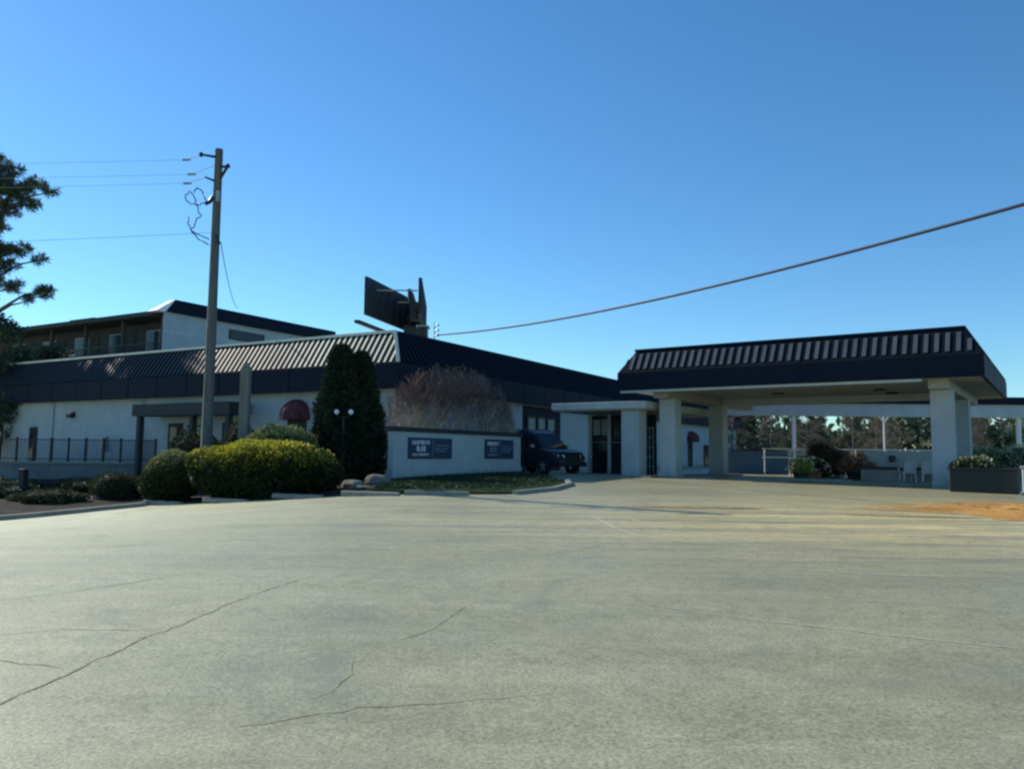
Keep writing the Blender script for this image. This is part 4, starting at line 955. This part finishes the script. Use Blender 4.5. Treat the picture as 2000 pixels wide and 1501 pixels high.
# white slab kerb
q = MB(); q.box(T, 2.9, 6.2, -1.6, -1.25, .4, .72); struct(q.build('kerb', M['concrete'], bevel=.02))
def chair(c, rz, label):
    t = thing('plastic_chair', label, 'chair', c, 'white plastic chairs by the column'); ca, sa = math.cos(rz), math.sin(rz)
    f = lambda a, b, z: (a*ca-b*sa, a*sa+b*ca, z)
    q = MB(); q.box(f, -.24, .24, -.22, .24, .41, .45); q.build('seat', M['chairgrey'], t, off=(0, 0, 0), bevel=.015)
    q = MB(); q.hexa([f(-.24, .2, .452), f(.24, .2, .452), f(.24, .24, .452), f(-.24, .24, .452), f(-.22, .32, .86), f(.22, .32, .86), f(.22, .36, .86), f(-.22, .36, .86)]); q.build('backrest', M['chairgrey'], t, off=(0, 0, 0), bevel=.015)
    for x in (-.2, .2):
        for y in (-.18, .2):
            q = MB(); q.tube([f(x, y, .408), f(x*1.18, y*1.18, 0)], .032, .022, 7); q.build('leg', M['chairgrey'], t, off=(0, 0, 0))
        q = MB(); q.tube([f(x*1.2, -.2, .44), f(x*1.25, -.2, .66), f(x*1.2, .26, .66)], .025, .025, 6); q.build('armrest', M['chairgrey'], t, off=(0, 0, 0))
p = T(.35, -.5, 0); chair((p[0], p[1], .58), R(150), 'white plastic chair touching the front canopy column')
p = T(1.1, -.5, 0); chair((p[0], p[1], .58), R(175), 'white plastic chair further left of the front canopy column')
def pot(c, r, h, mat, label, leafm, n, size, ph, seed, flower=None):
    t = thing('potted_plant', label, 'potted plant', c); rng = np.random.default_rng(seed)
    q = MB(); q.lathe((0, 0, 0), [(r*.7, 0), (r*.95, h*.8), (r*1.05, h*.85), (r*1.05, h), (r*.9, h), (r*.85, h*.9)], 18); q.build('pot', mat, t, off=(0, 0, 0), smooth=False)
    d = unit(rng.normal(0, 1, (n, 3))); d[:, 2] = np.abs(d[:, 2])
    P = d*rng.uniform(.2, 1, (n, 1))*np.array([r*1.7, r*1.7, ph])+np.array([0, 0, h*.9])
    fast_mesh('foliage', leaves(P, d+np.array([0, 0, .5]), size, .4, rng, .5), 4, leafm, t)
    if flower:
        m = n//10; d = unit(rng.normal(0, 1, (m, 3))); d[:, 2] = np.abs(d[:, 2])
        fast_mesh('flowers', leaves(d*np.array([r*1.75, r*1.75, ph*1.05])+np.array([0, 0, h*.9]), d, size*.9, .9, rng, .3), 4, flower, t)
pot((11.9, 32.6, .60), .30, .35, M['darkbox'], 'yellow green potted plant standing left under the canopy', M['yellowgreen'], 700, .14, .62, 1, M['whiteflower'])
pot((13.1, 34.2, .60), .34, .38, M['clay_pot'], 'terracotta potted green plant between the yellow green pot and the rust coloured bush', M['hedge'], 800, .13, .55, 4, M['whiteflower'])
pot((14.6, 33.4, .60), .48, .42, M['darkbox'], 'rust coloured potted bush in the middle under the canopy', M['rust'], 1300, .13, .72, 2)
shrub('shrub', 'reddish dark bush beyond the potted plants under the canopy', 'shrub', (15.2, 38.0, .5), 1.3, .8, 1.7, 0, M['farbrown'], 5000, .11, 41, .3, 2.1, .2)
# dark planter box on the right
D = Fr((15.92, 24.9), R(35))
pb = thing('planter_box', 'large dark planter box filled with flowers right of the front canopy column', 'planter', (15.6, 25.6, .45))
q = MB(); q.box(D, 0, 1.9, 0, 1.6, .2, 1.24); q.build('box', M['darkbox'], pb, bevel=.02)
q = MB(); q.box(D, -.05, 1.95, -.05, 1.65, 1.242, 1.30); q.build('rim', M['darkwood'], pb)
rng = np.random.default_rng(15); n = 2600
AB = np.column_stack([rng.uniform(.55, 1.85, n), rng.uniform(.1, 1.5, n)]); zz = 1.28+rng.uniform(0, 1, n)**1.5*(.16+.22*np.sin(AB[:, 0]*3.1+1)**2+.10*np.sin(AB[:, 0]*9))
P = np.array([D(a, b, z) for (a, b), z in zip(AB, zz)]); mi = (rng.uniform(0, 1, n) < .12).astype(int)
V = leaves(P, np.tile([0, 0, .8], (n, 1)), .13, .4, rng, .7)
fast_mesh('plants', V, 4, [M['hedge'], M['whiteflower']], pb, off=(15.6, 25.6, .45), midx=mi)
pst = thing('white_post', 'white square post at the right edge beside the dark planter box', 'post', (16.25, 24.6, .4))
q = MB(); q.box(D, -.55, -.12, -.35, .05, .25, 1.30); q.build('shaft', M['whitemetal'], pst, bevel=.02)
q = MB(); q.box(D, -.62, -.05, -.42, .12, .25, .58); q.build('base', M['trimwhite'], pst, bevel=.02)
q = MB(); q.box(D, -.60, -.07, -.40, .10, 1.303, 1.38); q.build('cap', M['trimwhite'], pst, bevel=.02)
shrub('shrub', 'pale green sunlit shrub right of the canopy, above the planter box', 'shrub', (22.4, 36.2, .5), 1.7, .8, 1.65, 0, M['palegreen'], 7000, .12, 51, .4, 2.2, .18)
shrub('shrub', 'second pale sunlit shrub at the right edge, above the white post', 'shrub', (25.6, 36.6, .5), 1.6, .8, 1.5, 0, M['palegreen'], 6000, .12, 52, .4, 2.2, .22)
# lot lamp beyond
ll = thing('lot_lamp', 'white twin headed lot lamp seen between the columns', 'street lamp', (26.2, 55.5, .5))
q = MB(); q.tube([(26.2, 55.5, .3), (26.2, 55.5, 4.7)], .075, .06, 8); q.build('pole', M['whitemetal'], ll)
for s in (-1, 1):
    q = MB(); q.tube([(26.2, 55.5, 4.1), (26.2+s*.3, 55.5, 4.4), (26.2+s*.55, 55.5, 4.78)], .04, .04, 6); q.build('arm', M['whitemetal'], ll)
    q = MB(); q.box(WORLD, 26.2+s*.62-.17, 26.2+s*.62+.17, 55.3, 55.7, 4.75, 4.9); q.build('lamp_head', M['whitemetal'], ll, bevel=.03)

# ------------------------------------------------------------------ dark SUV by the entrance
def suv(c, rz):
    t = thing('parked_suv', 'dark blue SUV parked at the entrance, half hidden behind the sign wall', 'car', c, local=True); t.rotation_euler = (0, 0, rz); t.scale = (1.03, 1.03, 1.1)
    # body sections across x: (x, half width low, half width belt, z sill, z belt)
    W = .93
    prof = [(-2.28, .55, 1.08), (-2.22, .42, 1.14), (-1.6, .36, 1.16), (-.4, .33, 1.16), (.9, .33, 1.14), (1.25, .34, 1.12), (1.75, .36, 1.06), (2.25, .40, .98), (2.42, .46, .86), (2.46, .55, .74)]
    q = MB(); rows = []
    for x, z0, z1 in prof:
        k = .93 if abs(x) > 2.1 else 1; k = .86 if x > 2.4 else k
        w = W*k
        rows.append([(x, -w*.92, z0), (x, -w, z0+.18), (x, -w*1.0, (z0+z1)*.55), (x, -w*.96, z1-.06), (x, -w*.88, z1), (x, w*.88, z1), (x, w*.96, z1-.06), (x, w, (z0+z1)*.55), (x, w, z0+.18), (x, w*.92, z0), (x, -w*.92, z0)])
    q.grid(rows); q.face(rows[0][:-1]); q.face(rows[-1][:-1][::-1])
    q.build('body', M['carpaint'], t, off=(0, 0, 0), smooth=True, bevel=.0)
    q = MB(); cab = [(-2.2, 1.14, -2.02, 1.78), (-2.0, 1.15, -1.75, 1.90), (-.6, 1.15, -.5, 1.94), (.35, 1.14, .1, 1.92), (1.2, 1.12, .52, 1.80)]
    rows = []
    for xb, zb, xt, zt in cab: rows.append([(xb, -W*.90, zb-.02), (xt, -W*.76, zt-.06), (xt, -W*.66, zt), (xt, W*.66, zt), (xt, W*.76, zt-.06), (xb, W*.90, zb-.02)])
    q.grid(rows); q.face(rows[0]); q.face(rows[-1][::-1]); q.build('cabin', M['carpaint'], t, off=(0, 0, 0), smooth=False)
    for s in (-1, 1):
        def sp(x, f, o=.012):  # point on the cabin side at height fraction f
            zb, zt = 1.14, 1.84; y = (W*.90+(W*.76-W*.90)*f)+o; return (x, s*y, zb+(zt-zb)*f)
        for (xa, xb, xc, xd) in ((-1.95, -1.12, -1.08, -1.75), (-1.02, -.12, -.12, -.98), (-.04, 1.0, .50, -.04)):
            q = MB(); q.face([sp(xa, .08), sp(xb, .08), sp(xc, .9), sp(xd, .9)][::s]); q.build('side_window', M['glass'], t, off=(0, 0, 0))
        q = MB(); q.box(WORLD, .72, .92, min(s*.93, s*1.12), max(s*.93, s*1.12), 1.14, 1.30); q.build('mirror', M['alloy'], t, off=(0, 0, 0), bevel=.03)
        for xw in (-.25, -1.15):
            q = MB(); q.box(WORLD, xw-.1, xw+.1, min(s*.93, s*.955), max(s*.93, s*.955), 1.0, 1.03); q.build('door_handle', M['alloy'], t, off=(0, 0, 0))
        q = MB(); q.hexa([(2.2, s*.55, .72), (2.47, s*.45, .72), (2.43, s*.78, .72), (2.15, s*.86, .74), (2.2, s*.55, .88), (2.44, s*.45, .86), (2.40, s*.78, .86), (2.12, s*.86, .9)]); q.build('headlight', M['lamp'], t, off=(0, 0, 0))
        q = MB(); q.box(WORLD, -2.31, -2.2, min(s*.7, s*.87), max(s*.7, s*.87), .85, 1.1); q.build('tail_light', M['redlamp'], t, off=(0, 0, 0))
        q = MB(); q.tube([(-1.9, s*.6, 1.90), (-1.8, s*.6, 1.97), (.0, s*.6, 1.99), (.15, s*.6, 1.93)], .025, .025, 6); q.build('roof_rail', M['alloy'], t, off=(0, 0, 0))
        for xw in (-1.46, 1.46):
            q = MB(); y0 = s*.70; 
            def ring(rs, m):
                qq = MB(); rows = []
                for r, y in rs: rows.append([(xw+r*math.cos(2*PI*i/28), s*y, .37+r*math.sin(2*PI*i/28)) for i in range(29)])
                qq.grid(rows); return qq
            wh = ring([(.20, .72), (.36, .72), (.37, .76), (.37, .90), (.355, .935), (.27, .94), (.265, .90)], 0).build('wheel', M['tyre'], t, off=(0, 0, 0), smooth=True)
            r_ = MB()
            for i in range(5):
                a = 2*PI*i/5+.3; ca, sa = math.cos(a), math.sin(a)
                def w_(r, o, y): return (xw+r*ca-o*sa, s*y, .37+r*sa+o*ca)
                r_.hexa([w_(.03, -.05, .90), w_(.27, -.035, .90), w_(.27, .035, .90), w_(.03, .05, .90), w_(.03, -.045, .945), w_(.27, -.03, .925), w_(.27, .03, .925), w_(.03, .045, .945)])
            r_.build('rim', M['alloy'], wh, off=(0, 0, 0))
            ar = ring([(.40, .90), (.45, .952), (.47, .935)], 0); ar.build('wheel_arch', M['blackplastic'], t, off=(0, 0, 0))
    q = MB(); q.face([(1.2, -.78, 1.14), (1.2, .78, 1.14), (.56, .62, 1.77), (.56, -.62, 1.77)]); 
    for i, p in enumerate(q.v): q.v[i] = (p[0]+.03, p[1], p[2]+.015)
    q.build('windscreen', M['glass'], t, off=(0, 0, 0))
    q = MB(); q.box(WORLD, 2.3, 2.49, -.44, .44, .58, .84); q.build('grille', M['blackplastic'], t, off=(0, 0, 0))
    q = MB(); q.box(WORLD, 2.2, 2.54, -.84, .84, .36, .56); q.build('bumper', M['blackplastic'], t, off=(0, 0, 0), bevel=.04)
suv((1.32, 38.9, .62), R(-53))

# ------------------------------------------------------------------ camera, light, sky
cam_d = bpy.data.cameras.new('camera'); cam = bpy.data.objects.new('camera', cam_d); col.objects.link(cam)
cam_d.sensor_width = 36; cam_d.lens = 36*1540/2000; cam_d.clip_end = 4000; cam_d.clip_start = .1
p_, r_ = R(5.0), R(.6)
f = Vector((0, math.cos(p_), math.sin(p_))); r0 = Vector((1, 0, 0)); u0 = Vector((0, -math.sin(p_), math.cos(p_)))
rr = r0*math.cos(r_)+u0*math.sin(r_); uu = -r0*math.sin(r_)+u0*math.cos(r_)
cam.matrix_world = Matrix(((rr.x, uu.x, -f.x, 0), (rr.y, uu.y, -f.y, 0), (rr.z, uu.z, -f.z, 1.6), (0, 0, 0, 1)))
sc.camera = cam
AZ, EL = R(55), R(33)
sv = Vector((-math.sin(AZ)*math.cos(EL), math.cos(AZ)*math.cos(EL), math.sin(EL)))
sd = bpy.data.lights.new('sun', 'SUN'); sun = bpy.data.objects.new('sun', sd); col.objects.link(sun)
sd.energy = 4.8; sd.angle = R(.5); sd.color = (1, .94, .80); sun.rotation_euler = sv.to_track_quat('Z', 'Y').to_euler()
w = bpy.data.worlds.new('World'); sc.world = w; w.use_nodes = True; nt = w.node_tree
bg = nt.nodes['Background']; sky = nt.nodes.new('ShaderNodeTexSky'); sky.sky_type = 'NISHITA'; sky.sun_disc = False
sky.sun_elevation = EL; sky.sun_rotation = -AZ; sky.air_density = 1.0; sky.dust_density = .1; sky.ozone_density = 3.0; sky.altitude = 100
hs = nt.nodes.new('ShaderNodeHueSaturation'); hs.inputs['Saturation'].default_value = 1.15
link(nt, sky.outputs[0], hs.inputs['Color']); tint = mix(nt, 1.0, hs.outputs[0], (.72, 1.0, 1.10), 'MULTIPLY')
link(nt, tint, bg.inputs['Color']); bg.inputs['Strength'].default_value = .145
sc.view_settings.view_transform = 'Standard'; sc.view_settings.look = 'None'; sc.view_settings.exposure = 0; sc.view_settings.gamma = 1
sc.render.engine = 'CYCLES'; sc.cycles.filter_width = 2.4; sc.cycles.max_bounces = 6; sc.cycles.transparent_max_bounces = 8
